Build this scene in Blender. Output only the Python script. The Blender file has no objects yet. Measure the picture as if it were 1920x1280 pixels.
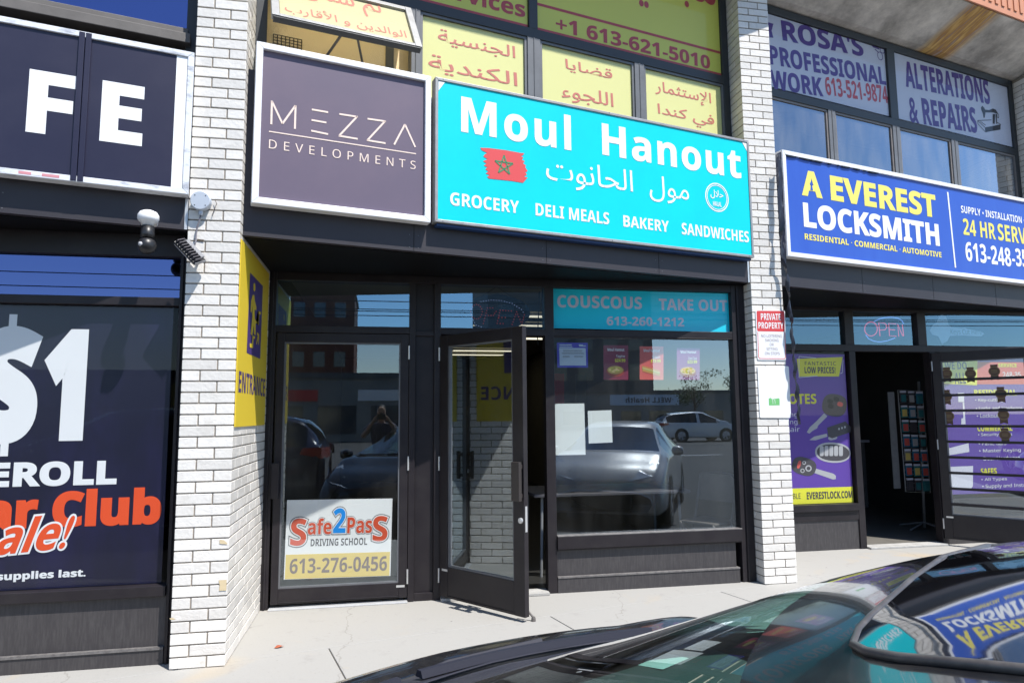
import bpy, math, random, unicodedata
from mathutils import Vector, Matrix

random.seed(7)
sc = bpy.context.scene
col = sc.collection
R = math.radians

# ------------------------------------------------------------------ camera, sky, sun, exposure
EYE = Vector((0, 0, 1.445))
YAW, PITCH, ROLL = R(10.8187), R(6.1862), R(-0.4937)
FOC = 1280.0                                   # focal length in photo pixels (1920 wide) = 24 mm
FW = Vector((math.sin(YAW) * math.cos(PITCH), math.cos(YAW) * math.cos(PITCH), math.sin(PITCH)))
_r0 = Vector((math.cos(YAW), -math.sin(YAW), 0))
_u0 = _r0.cross(FW)
RT = _r0 * math.cos(ROLL) + _u0 * math.sin(ROLL)
UP = -_r0 * math.sin(ROLL) + _u0 * math.cos(ROLL)
cd = bpy.data.cameras.new('camera')
cam = bpy.data.objects.new('camera', cd)
col.objects.link(cam)
cam.matrix_world = Matrix(((RT.x, UP.x, -FW.x, EYE.x), (RT.y, UP.y, -FW.y, EYE.y), (RT.z, UP.z, -FW.z, EYE.z), (0, 0, 0, 1)))
cd.sensor_width = 36
cd.sensor_fit = 'HORIZONTAL'
cd.lens = 36 * FOC / 1920
cd.clip_start = 0.03
cd.clip_end = 800
sc.camera = cam

SUN_TO = Vector((0.36, -0.4545, 1.0)).normalized()      # direction towards the sun
EL = math.asin(SUN_TO.z)
w = bpy.data.worlds.new('World')
sc.world = w
w.use_nodes = True
nt = w.node_tree
nt.nodes.clear()
wo = nt.nodes.new('ShaderNodeOutputWorld')
bg = nt.nodes.new('ShaderNodeBackground')
sky = nt.nodes.new('ShaderNodeTexSky')
sky.sky_type = 'NISHITA'
sky.sun_disc = False
sky.sun_elevation = EL
sky.sun_rotation = math.atan2(SUN_TO.x, SUN_TO.y)
sky.air_density = 1.0
sky.dust_density = 0.15
sky.ozone_density = 3.0
bg.inputs['Strength'].default_value = 0.15
nt.links.new(sky.outputs[0], bg.inputs[0])
nt.links.new(bg.outputs[0], wo.inputs[0])
sl = bpy.data.lights.new('sun', 'SUN')
sl.energy = 5.0
sl.angle = R(0.5)
sl.color = (1.0, 0.965, 0.91)
so = bpy.data.objects.new('sun', sl)
col.objects.link(so)
so.rotation_euler = (-SUN_TO).to_track_quat('-Z', 'Y').to_euler()
so.location = (6, -8, 16)
vs = sc.view_settings
vs.view_transform = 'Standard'
vs.look = 'None'
vs.exposure = 0.55
vs.gamma = 1
sc.cycles.max_bounces = 10
sc.cycles.transparent_max_bounces = 24
sc.cycles.glossy_bounces = 5
sc.cycles.caustics_reflective = False
sc.cycles.caustics_refractive = False
sc.cycles.sample_clamp_indirect = 6
sc.cycles.use_denoising = True

# ------------------------------------------------------------------ materials
MATS = {}


def node_mat(name):
    m = bpy.data.materials.new(name)
    m.use_nodes = True
    n = m.node_tree.nodes
    n.clear()
    o = n.new('ShaderNodeOutputMaterial')
    b = n.new('ShaderNodeBsdfPrincipled')
    m.node_tree.links.new(b.outputs[0], o.inputs[0])
    MATS[name] = m
    return m, n, m.node_tree.links, b, o


def mat(name, colr, rough=0.5, metal=0.0, var=0.0, scale=8.0, stretch=None, var_col=None, bump=0.0, bscale=60.0,
        island=0.0, coat=0.0, emit=None, estr=0.0, detail=4.0, lo=0.4, hi=0.7, spec=None):
    """Principled surface; var mixes in var_col by noise, island varies the value from piece to piece."""
    m, n, l, b, o = node_mat(name)
    c4 = (*colr, 1)
    b.inputs['Roughness'].default_value = rough
    b.inputs['Metallic'].default_value = metal
    b.inputs['Coat Weight'].default_value = coat
    b.inputs['Coat Roughness'].default_value = 0.03
    if spec is not None:
        b.inputs['Specular IOR Level'].default_value = spec
    src = None
    if var or bump:
        tc = n.new('ShaderNodeTexCoord')
        mp = n.new('ShaderNodeMapping')
        l.new(tc.outputs['Object'], mp.inputs[0])
        if stretch:
            mp.inputs['Scale'].default_value = stretch
    if var:
        nz = n.new('ShaderNodeTexNoise')
        nz.inputs['Scale'].default_value = scale
        nz.inputs['Detail'].default_value = detail
        nz.inputs['Roughness'].default_value = 0.65
        l.new(mp.outputs[0], nz.inputs[0])
        mr = n.new('ShaderNodeMapRange')
        mr.inputs['From Min'].default_value = lo
        mr.inputs['From Max'].default_value = hi
        mr.inputs['To Max'].default_value = var
        l.new(nz.outputs[0], mr.inputs[0])
        mx = n.new('ShaderNodeMix')
        mx.data_type = 'RGBA'
        mx.inputs['A'].default_value = c4
        mx.inputs['B'].default_value = (*(var_col or [x * 0.5 for x in colr]), 1)
        l.new(mr.outputs[0], mx.inputs['Factor'])
        src = mx.outputs['Result']
    if island:
        g = n.new('ShaderNodeNewGeometry')
        mr2 = n.new('ShaderNodeMapRange')
        mr2.inputs['To Min'].default_value = 1 - island
        mr2.inputs['To Max'].default_value = 1
        l.new(g.outputs['Random Per Island'], mr2.inputs[0])
        mm = n.new('ShaderNodeMix')
        mm.data_type = 'RGBA'
        mm.blend_type = 'MULTIPLY'
        mm.inputs['Factor'].default_value = 1
        if src:
            l.new(src, mm.inputs['A'])
        else:
            mm.inputs['A'].default_value = c4
        l.new(mr2.outputs[0], mm.inputs['B'])
        src = mm.outputs['Result']
    if src:
        l.new(src, b.inputs['Base Color'])
    else:
        b.inputs['Base Color'].default_value = c4
    if bump:
        nb = n.new('ShaderNodeTexNoise')
        nb.inputs['Scale'].default_value = bscale
        nb.inputs['Detail'].default_value = 5
        l.new(mp.outputs[0], nb.inputs[0])
        bp = n.new('ShaderNodeBump')
        bp.inputs['Strength'].default_value = bump
        bp.inputs['Distance'].default_value = 0.01
        l.new(nb.outputs[0], bp.inputs['Height'])
        l.new(bp.outputs[0], b.inputs['Normal'])
    if emit:
        b.inputs['Emission Color'].default_value = (*emit, 1)
        b.inputs['Emission Strength'].default_value = estr
    return m


def glass(name, tint, ior=1.5, gain=2.0, rough=0.0, dirt=0.0, mirror=(0.95, 0.97, 1)):
    """A thin pane: light passes straight through, tinted; the Fresnel share is mirrored (gain = panes' surfaces)."""
    m = bpy.data.materials.new(name)
    m.use_nodes = True
    n = m.node_tree.nodes
    l = m.node_tree.links
    n.clear()
    o = n.new('ShaderNodeOutputMaterial')
    t = n.new('ShaderNodeBsdfTransparent')
    t.inputs[0].default_value = (*tint, 1)
    g = n.new('ShaderNodeBsdfGlossy')
    g.inputs['Roughness'].default_value = rough
    g.inputs[0].default_value = (*mirror, 1)
    f = n.new('ShaderNodeFresnel')
    f.inputs[0].default_value = ior
    geo = n.new('ShaderNodeNewGeometry')
    # same reflectance from either side of the single sheet
    mu = n.new('ShaderNodeMath')
    mu.operation = 'MULTIPLY'
    mu.use_clamp = True
    mu.inputs[1].default_value = gain
    l.new(f.outputs[0], mu.inputs[0])
    fb = n.new('ShaderNodeMix')
    fb.data_type = 'FLOAT'
    fb.inputs['B'].default_value = 0.12
    l.new(geo.outputs['Backfacing'], fb.inputs['Factor'])
    l.new(mu.outputs[0], fb.inputs['A'])
    mx = n.new('ShaderNodeMixShader')
    l.new(fb.outputs['Result'], mx.inputs[0])
    l.new(t.outputs[0], mx.inputs[1])
    l.new(g.outputs[0], mx.inputs[2])
    last = mx.outputs[0]
    if dirt:
        tc = n.new('ShaderNodeTexCoord')
        mp = n.new('ShaderNodeMapping')
        mp.inputs['Scale'].default_value = (3, 3, 0.7)
        l.new(tc.outputs['Object'], mp.inputs[0])
        nz = n.new('ShaderNodeTexNoise')
        nz.inputs['Scale'].default_value = 2.2
        nz.inputs['Detail'].default_value = 6
        l.new(mp.outputs[0], nz.inputs[0])
        mr = n.new('ShaderNodeMapRange')
        mr.inputs['From Min'].default_value = 0.35
        mr.inputs['From Max'].default_value = 0.8
        mr.inputs['To Max'].default_value = dirt
        l.new(nz.outputs[0], mr.inputs[0])
        d = n.new('ShaderNodeBsdfDiffuse')
        d.inputs[0].default_value = (0.55, 0.54, 0.5, 1)
        m2 = n.new('ShaderNodeMixShader')
        l.new(mr.outputs[0], m2.inputs[0])
        l.new(last, m2.inputs[1])
        l.new(d.outputs[0], m2.inputs[2])
        last = m2.outputs[0]
    l.new(last, o.inputs[0])
    MATS[name] = m
    return m


def flat(name, colr, rough=0.55):
    return mat(name, colr, rough)


# building
mat('brick_white', (0.79, 0.755, 0.705), 0.4, var=0.5, scale=9, var_col=(0.50, 0.46, 0.39), bump=0.3, bscale=45, island=0.17, lo=0.52, hi=0.85, detail=7)
mat('mortar', (0.30, 0.265, 0.225), 0.9, var=0.6, scale=20, var_col=(0.16, 0.14, 0.12))
mat('chip', (0.62, 0.5, 0.31), 0.9)
mat('frame_dark', (0.017, 0.014, 0.017), 0.42, var=0.35, scale=5, var_col=(0.04, 0.036, 0.036), bump=0.03, bscale=120, spec=0.3)
mat('panel_dark', (0.04, 0.036, 0.038), 0.55, var=0.7, scale=90, stretch=(1, 1, 0.12), var_col=(0.085, 0.08, 0.078), detail=5, lo=0.42, hi=0.8)
mat('sill_dusty', (0.16, 0.15, 0.145), 0.6, var=0.7, scale=30, var_col=(0.06, 0.055, 0.055))
mat('fascia_metal', (0.025, 0.021, 0.027), 0.5, var=0.4, scale=3, var_col=(0.036, 0.033, 0.04), bump=0.03, bscale=200)
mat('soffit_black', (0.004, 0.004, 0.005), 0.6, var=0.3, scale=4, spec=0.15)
mat('window_grey', (0.135, 0.14, 0.15), 0.45, var=0.4, scale=6, var_col=(0.07, 0.07, 0.075))
mat('window_black', (0.028, 0.032, 0.036), 0.45)
mat('brown_grey', (0.12, 0.108, 0.10), 0.6, var=0.5, scale=6)
mat('interior_dark', (0.035, 0.033, 0.034), 0.8, var=0.4, scale=3)
mat('interior_wall', (0.11, 0.10, 0.075), 0.8, var=0.3, scale=3)
mat('ceiling_white', (0.26, 0.25, 0.21), 0.8)
mat('interior_floor', (0.03, 0.029, 0.028), 0.35, var=0.4, scale=3)
mat('tan_board', (0.92, 0.70, 0.44), 0.85, var=0.75, scale=2.4, var_col=(0.45, 0.28, 0.10), bump=0.3, bscale=150, detail=8, lo=0.48, hi=0.72)
mat('metal_trim', (0.62, 0.62, 0.62), 0.35, metal=0.6)
mat('aluminium', (0.66, 0.67, 0.68), 0.38, metal=0.35, var=0.35, scale=9, var_col=(0.42, 0.43, 0.45))
mat('grey_frame', (0.33, 0.33, 0.335), 0.45, metal=0.3, var=0.5, scale=14, var_col=(0.2, 0.2, 0.2))
mat('white_frame', (0.76, 0.77, 0.8), 0.4, var=0.5, scale=9, stretch=(1, 1, 3), var_col=(0.45, 0.46, 0.5), lo=0.52, hi=0.85)
mat('white_frame_dirty', (0.68, 0.7, 0.74), 0.5, var=0.9, scale=7, stretch=(1, 1, 3), var_col=(0.14, 0.16, 0.22), lo=0.52, hi=0.72)
glass('shop_glass', (0.90, 0.93, 0.92), 1.5, 6.0, dirt=0.03, mirror=(0.78, 0.9, 1))
glass('transom_glass', (0.72, 0.76, 0.78), 1.5, 7.0, dirt=0.02, mirror=(0.46, 0.76, 1))
glass('clear_glass', (0.92, 0.94, 0.93), 1.5, 4.2, dirt=0.03, mirror=(0.8, 0.92, 1))
glass('blue_glass', (0.12, 0.14, 0.2), 1.5, 7.0, mirror=(0.33, 0.43, 0.95))
glass('hazy_glass', (0.25, 0.28, 0.3), 1.5, 5.0, dirt=0.16, mirror=(0.72, 0.84, 1))
glass('poster_glass', (0.93, 0.94, 0.94), 1.45, 0.5)
glass('teal_glass', (0.70, 0.76, 0.78), 1.5, 4.6, dirt=0.02, mirror=(0.45, 0.72, 0.95))
# ground
MATS['concrete'] = None
mat('curb_stone', (0.42, 0.41, 0.39), 0.9, var=0.5, scale=8, bump=0.3)
mat('asphalt', (0.055, 0.055, 0.057), 0.9, var=0.5, scale=9, var_col=(0.09, 0.088, 0.085), bump=0.5, bscale=220)
mat('joint_dark', (0.16, 0.15, 0.135), 0.95)


def concrete():
    m, n, l, b, o = node_mat('concrete')
    tc = n.new('ShaderNodeTexCoord')

    def noise(sc_, det, rough=0.6, dist=0.0):
        z = n.new('ShaderNodeTexNoise')
        z.inputs['Scale'].default_value = sc_
        z.inputs['Detail'].default_value = det
        z.inputs['Roughness'].default_value = rough
        z.inputs['Distortion'].default_value = dist
        l.new(tc.outputs['Object'], z.inputs[0])
        return z.outputs[0]

    def rng(s, a, c, hi):
        q = n.new('ShaderNodeMapRange')
        q.inputs['From Min'].default_value = a
        q.inputs['From Max'].default_value = c
        q.inputs['To Max'].default_value = hi
        l.new(s, q.inputs[0])
        return q.outputs[0]

    def mix(a, f, c):
        q = n.new('ShaderNodeMix')
        q.data_type = 'RGBA'
        if isinstance(a, tuple):
            q.inputs['A'].default_value = (*a, 1)
        else:
            l.new(a, q.inputs['A'])
        q.inputs['B'].default_value = (*c, 1)
        l.new(f, q.inputs['Factor'])
        return q.outputs['Result']
    c = mix((0.335, 0.325, 0.305), rng(noise(1.6, 6), 0.42, 0.75, 0.55), (0.33, 0.32, 0.30))
    c = mix(c, rng(noise(0.9, 4, 0.55, 0.8), 0.60, 0.72, 0.55), (0.45, 0.34, 0.20))     # rust-coloured stains
    c = mix(c, rng(noise(38, 4), 0.62, 0.72, 0.5), (0.24, 0.23, 0.22))                  # speckle
    c = mix(c, rng(noise(5.5, 7, 0.7), 0.58, 0.74, 0.45), (0.22, 0.21, 0.20))             # grime patches
    c = mix(c, rng(noise(13, 2), 0.74, 0.77, 0.7), (0.15, 0.145, 0.14))                 # gum and oil spots
    vor = n.new('ShaderNodeTexVoronoi')
    vor.feature = 'DISTANCE_TO_EDGE'
    vor.inputs['Scale'].default_value = 0.42
    mpv = n.new('ShaderNodeMapping')
    l.new(tc.outputs['Object'], mpv.inputs[0])
    nz = n.new('ShaderNodeTexNoise')
    nz.inputs['Scale'].default_value = 3
    nz.inputs['Detail'].default_value = 5
    l.new(tc.outputs['Object'], nz.inputs[0])
    add = n.new('ShaderNodeMix')
    add.data_type = 'RGBA'
    add.blend_type = 'ADD'
    add.inputs['Factor'].default_value = 0.35
    l.new(mpv.outputs[0], add.inputs['A'])
    l.new(nz.outputs['Color'], add.inputs['B'])
    l.new(add.outputs['Result'], vor.inputs['Vector'])
    cr = n.new('ShaderNodeMapRange')
    cr.inputs['From Min'].default_value = 0.0
    cr.inputs['From Max'].default_value = 0.0022
    cr.inputs['To Min'].default_value = 0.6
    cr.inputs['To Max'].default_value = 0.0
    l.new(vor.outputs['Distance'], cr.inputs[0])
    c = mix(c, cr.outputs[0], (0.2, 0.185, 0.165))
    l.new(c, b.inputs['Base Color'])
    b.inputs['Roughness'].default_value = 0.92
    bp = n.new('ShaderNodeBump')
    bp.inputs['Strength'].default_value = 0.25
    bp.inputs['Distance'].default_value = 0.01
    l.new(noise(70, 5), bp.inputs['Height'])
    l.new(bp.outputs[0], b.inputs['Normal'])
    return m


concrete()


def stained_soffit():
    m, n, l, b, o = node_mat('soffit_concrete')
    tc = n.new('ShaderNodeTexCoord')
    mp = n.new('ShaderNodeMapping')
    mp.inputs['Rotation'].default_value = (0, 0, R(-13.5))
    l.new(tc.outputs['Object'], mp.inputs[0])
    a = n.new('ShaderNodeTexNoise')
    a.inputs['Scale'].default_value = 2.2
    a.inputs['Detail'].default_value = 9
    a.inputs['Roughness'].default_value = 0.7
    l.new(mp.outputs[0], a.inputs[0])
    cr = n.new('ShaderNodeValToRGB')
    cr.color_ramp.elements[0].position = 0.36
    cr.color_ramp.elements[0].color = (0.36, 0.335, 0.30, 1)
    cr.color_ramp.elements[1].position = 0.68
    cr.color_ramp.elements[1].color = (0.88, 0.83, 0.75, 1)
    l.new(a.outputs[0], cr.inputs[0])
    # rust run-off: one streaked stripe across the soffit
    sx = n.new('ShaderNodeSeparateXYZ')
    l.new(mp.outputs[0], sx.inputs[0])
    st = n.new('ShaderNodeTexNoise')
    st.inputs['Scale'].default_value = 9
    st.inputs['Detail'].default_value = 5
    ms = n.new('ShaderNodeMapping')
    ms.inputs['Scale'].default_value = (3.0, 0.25, 1)
    l.new(mp.outputs[0], ms.inputs[0])
    l.new(ms.outputs[0], st.inputs[0])
    d = n.new('ShaderNodeMath')
    d.operation = 'SUBTRACT'
    d.inputs[1].default_value = RUST_U
    l.new(sx.outputs[0], d.inputs[0])
    ab = n.new('ShaderNodeMath')
    ab.operation = 'ABSOLUTE'
    l.new(d.outputs[0], ab.inputs[0])
    mr = n.new('ShaderNodeMapRange')
    mr.inputs['From Min'].default_value = 0.17
    mr.inputs['From Max'].default_value = 0.30
    mr.inputs['To Min'].default_value = 1
    mr.inputs['To Max'].default_value = 0
    l.new(ab.outputs[0], mr.inputs[0])
    r2 = n.new('ShaderNodeMapRange')
    r2.inputs['From Min'].default_value = 0.25
    r2.inputs['From Max'].default_value = 0.48
    l.new(st.outputs[0], r2.inputs[0])
    mu = n.new('ShaderNodeMath')
    mu.operation = 'MULTIPLY'
    l.new(mr.outputs[0], mu.inputs[0])
    l.new(r2.outputs[0], mu.inputs[1])
    rc = n.new('ShaderNodeValToRGB')
    rc.color_ramp.elements[0].color = (0.36, 0.13, 0.03, 1)
    rc.color_ramp.elements[1].color = (0.80, 0.55, 0.20, 1)
    l.new(st.outputs[0], rc.inputs[0])
    rc.color_ramp.elements[0].position = 0.38
    rc.color_ramp.elements[1].position = 0.66
    mx = n.new('ShaderNodeMix')
    mx.data_type = 'RGBA'
    l.new(mu.outputs[0], mx.inputs['Factor'])
    l.new(cr.outputs[0], mx.inputs['A'])
    l.new(rc.outputs[0], mx.inputs['B'])
    l.new(mx.outputs['Result'], b.inputs['Base Color'])
    b.inputs['Roughness'].default_value = 0.9
    bp = n.new('ShaderNodeBump')
    bp.inputs['Strength'].default_value = 0.35
    bp.inputs['Distance'].default_value = 0.02
    l.new(a.outputs[0], bp.inputs['Height'])
    l.new(bp.outputs[0], b.inputs['Normal'])


# sign colours
for nm, c in dict(white=(0.80, 0.81, 0.82), navy=(0.012, 0.012, 0.036), plum=(0.135, 0.115, 0.165), cream=(0.78, 0.63, 0.55),
                  cyan=(0.0, 0.56, 0.62), teal_film=(0.0, 0.72, 0.92), red=(0.62, 0.05, 0.05), flag_red=(0.62, 0.055, 0.06),
                  green=(0.05, 0.22, 0.10), yellow_film=(0.78, 0.76, 0.12), yellow_pale=(0.84, 0.80, 0.33), brick_red=(0.55, 0.06, 0.07),
                  rose=(0.68, 0.20, 0.15), royal=(0.035, 0.13, 0.60), lemon=(0.80, 0.70, 0.14), yellow=(0.72, 0.53, 0.035),
                  indigo=(0.065, 0.035, 0.17), lilac_white=(0.70, 0.70, 0.80), violet=(0.085, 0.03, 0.24), scarlet=(0.60, 0.06, 0.08),
                  orange_red=(0.78, 0.085, 0.02), black=(0.012, 0.012, 0.014), ink=(0.02, 0.02, 0.03), safe_red=(0.62, 0.07, 0.02),
                  blue=(0.0, 0.25, 0.75), gold=(0.72, 0.55, 0.16), digit_brown=(0.21, 0.16, 0.14), purple=(0.12, 0.055, 0.36),
                  olive=(0.42, 0.36, 0.06), acid=(0.74, 0.72, 0.05), sign_red=(0.62, 0.05, 0.055), grey_text=(0.32, 0.26, 0.28),
                  leaf_green=(0.16, 0.48, 0.16), paper=(0.76, 0.78, 0.76), cobalt=(0.05, 0.04, 0.45), pale_blue=(0.50, 0.60, 0.72),
                  maroon=(0.20, 0.014, 0.045), magenta=(0.28, 0.06, 0.22), food=(0.62, 0.38, 0.08), food2=(0.68, 0.50, 0.22), bowl=(0.30, 0.03, 0.015),
                  bread=(0.58, 0.27, 0.07), salad=(0.42, 0.40, 0.08), coral=(0.66, 0.11, 0.09), silver=(0.45, 0.45, 0.47), charcoal=(0.07, 0.065, 0.075),
                  mid_grey=(0.22, 0.22, 0.23), seal=(0.10, 0.05, 0.03), seal_edge=(0.20, 0.15, 0.06), card_blue=(0.03, 0.18, 0.30), card_teal=(0.04, 0.20, 0.22),
                  orange=(0.72, 0.30, 0.16), leaf=(0.055, 0.10, 0.03), bark=(0.10, 0.07, 0.05), pink_tape=(0.6, 0.25, 0.28)).items():
    flat(nm, c)
mat('sign_plum', (0.125, 0.097, 0.14), 0.42, var=0.6, scale=1.5, var_col=(0.165, 0.12, 0.16), bump=0.04, bscale=3)
mat('sign_cyan', (0.0, 0.60, 0.66), 0.38, var=0.5, scale=2, var_col=(0.0, 0.52, 0.61), bump=0.04, bscale=2.5, spec=0.25)
mat('sign_navy', (0.011, 0.010, 0.034), 0.4, var=0.6, scale=3, var_col=(0.022, 0.02, 0.045), bump=0.04, bscale=3)
mat('poster_navy', (0.013, 0.013, 0.032), 0.35, var=0.6, scale=2.2, stretch=(1.2, 1, 0.5), var_col=(0.025, 0.022, 0.085), detail=6, lo=0.45, hi=0.75)
mat('sign_royal', (0.022, 0.085, 0.45), 0.4, var=0.4, scale=6, stretch=(1, 1, 0.2), var_col=(0.032, 0.115, 0.50), bump=0.04, bscale=3)
mat('cam_white', (0.8, 0.8, 0.81), 0.4)
mat('cam_black', (0.014, 0.014, 0.016), 0.4)
mat('box_grey', (0.48, 0.52, 0.58), 0.5, metal=0.2)
mat('cable', (0.16, 0.15, 0.17), 0.5)
mat('lamp_on', (0.9, 0.9, 0.85), 0.5, emit=(1.0, 0.93, 0.72), estr=0.9)
mat('spot_on', (0.9, 0.8, 0.6), 0.5, emit=(1.0, 0.72, 0.4), estr=2.0)
mat('neon_red', (0.5, 0.05, 0.08), 0.4, emit=(1.0, 0.10, 0.18), estr=0.55)
mat('neon_blue', (0.1, 0.15, 0.5), 0.4, emit=(0.22, 0.38, 1.0), estr=0.6)
mat('led_red', (0.5, 0.03, 0.03), 0.4, emit=(1.0, 0.10, 0.08), estr=0.22)
mat('led_blue', (0.3, 0.35, 0.6), 0.4, emit=(0.5, 0.6, 1.0), estr=0.3)
mat('rubber', (0.015, 0.015, 0.016), 0.7)
mat('chrome', (0.7, 0.7, 0.7), 0.15, metal=1)
mat('orange_metal', (0.62, 0.27, 0.15), 0.55, var=0.4, scale=5, var_col=(0.5, 0.2, 0.1))
mat('strip_dark', (0.02, 0.022, 0.035), 0.3)
mat('led_panel', (0.02, 0.03, 0.05), 0.25)
mat('dead_leaf', (0.35, 0.09, 0.04), 0.8)
mat('paint_black', (0.012, 0.012, 0.014), 0.16, coat=0.8, var=0.7, scale=14, var_col=(0.05, 0.047, 0.044), spec=0.5, detail=8)
mat('paint_silver', (0.40, 0.40, 0.405), 0.35, metal=0.25, coat=0.7)
mat('paint_blue', (0.012, 0.017, 0.055), 0.2, coat=1.0)
mat('paint_white', (0.62, 0.63, 0.65), 0.25, coat=0.8)
mat('cowl_plastic', (0.028, 0.028, 0.036), 0.45, var=0.5, scale=40, var_col=(0.07, 0.068, 0.075), bump=0.1, bscale=150)
mat('wiper', (0.022, 0.023, 0.034), 0.6, spec=0.2)
mat('seal_rubber', (0.055, 0.053, 0.055), 0.4, var=0.5, scale=60, var_col=(0.14, 0.13, 0.12))
mat('sun_glass_black', (0.006, 0.006, 0.008), 0.04, coat=1.0, spec=0.8)
mat('dash', (0.07, 0.075, 0.077), 0.7)
mat('tail_red', (0.4, 0.01, 0.012), 0.2, coat=1)
mat('head_lamp', (0.6, 0.62, 0.65), 0.12, metal=0.4, coat=1)
glass('car_glass', (0.52, 0.78, 0.72), 1.5, 1.2, dirt=0.05)
glass('dark_car_glass', (0.10, 0.13, 0.14), 1.5, 1.4)
mat('facade_grey', (0.24, 0.245, 0.24), 0.85, var=0.3, scale=0.5)
mat('facade_brick', (0.16, 0.06, 0.045), 0.9, var=0.4, scale=1.2, stretch=(1, 1, 6))
mat('facade_dark', (0.11, 0.12, 0.13), 0.7, var=0.4, scale=0.4)
mat('facade_window', (0.05, 0.06, 0.07), 0.08, spec=0.8)
mat('skin', (0.42, 0.26, 0.18), 0.55)
mat('shirt', (0.02, 0.022, 0.06), 0.8, var=0.6, scale=18, stretch=(4, 1, 0.3), var_col=(0.35, 0.36, 0.42), lo=0.56, hi=0.6)
mat('trousers', (0.015, 0.015, 0.02), 0.8)
mat('hair', (0.012, 0.010, 0.009), 0.6)
mat('tube_on', (0.9, 0.8, 0.4), 0.5, emit=(1.0, 0.8, 0.25), estr=1.6)
mat('handle_brown', (0.03, 0.023, 0.021), 0.45)
mat('shop_wall', (0.09, 0.085, 0.085), 0.8, var=0.3, scale=3)
mat('shop_floor', (0.14, 0.13, 0.115), 0.6, var=0.5, scale=4)
flat('film_violet', (0.085, 0.035, 0.26))
mat('window_brown', (0.20, 0.18, 0.17), 0.5, var=0.4, scale=8)
mat('peeling_side', (0.05, 0.06, 0.11), 0.6, var=0.9, scale=14, stretch=(1, 1, 0.5), var_col=(0.5, 0.52, 0.56), detail=7, lo=0.5, hi=0.62)


def translucent(name, colr, through):
    """A lit plastic film: part of the light comes back, part glows through to the other side."""
    m, n, l, b, o = node_mat(name)
    b.inputs['Base Color'].default_value = (*colr, 1)
    b.inputs['Roughness'].default_value = 0.5
    t_ = n.new('ShaderNodeBsdfTranslucent')
    t_.inputs[0].default_value = (*colr, 1)
    x = n.new('ShaderNodeMixShader')
    x.inputs[0].default_value = through
    l.new(b.outputs[0], x.inputs[1])
    l.new(t_.outputs[0], x.inputs[2])
    l.new(x.outputs[0], o.inputs[0])


translucent('yellow_sash', (0.95, 0.90, 0.55), 0.42)
flat('rail_blue', (0.008, 0.035, 0.12))
# ------------------------------------------------------------------ planes, mesh builder, tags
PHI = R(13.5173)                                # the facade line runs at this angle to the shopfronts (sawtooth plan)
CP, SP = math.cos(PHI), math.sin(PHI)


class PL:
    """A plane with its own (u, v) axes and outward normal; at() gives the (u, v) where a photo pixel meets it."""

    def __init__(s, o, U, N, V=(0, 0, 1)):
        s.o, s.U, s.N, s.V = Vector(o), Vector(U).normalized(), Vector(N).normalized(), Vector(V).normalized()

    def pt(s, u, v, n=0.0):
        return s.o + s.U * u + s.V * v + s.N * n

    def at(s, x, y, n=0.0):
        d = FW + RT * ((x - 960) / FOC) - UP * ((y - 640) / FOC)
        o = s.o + s.N * n
        t = (o - EYE).dot(s.N) / d.dot(s.N)
        p = EYE + d * t - s.o
        return p.dot(s.U), p.dot(s.V)

    def off(s, n):
        return PL(s.o + s.N * n, s.U, s.N, s.V)


def DPL(c):
    return PL((-SP * c, CP * c, 0), (CP, SP, 0), (SP, -CP, 0))


def YPL(y):
    return PL((0, y, 0), (1, 0, 0), (0, -1, 0))


def d_u(c, X):                                  # u on the D plane c at world X
    return (X + SP * c) / CP


BASE = {}


def tag(o, label=None, cat=None, group=None, kind=None):
    if label: o['label'] = label
    if cat: o['category'] = cat
    if group: o['group'] = group
    if kind: o['kind'] = kind
    return o


def thing(name, loc, label, cat, group=None):
    o = bpy.data.objects.new(name, None)
    col.objects.link(o)
    o.empty_display_size = 0.1
    o.location = loc
    BASE[o] = Vector(loc)
    return tag(o, label, cat, group)


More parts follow.
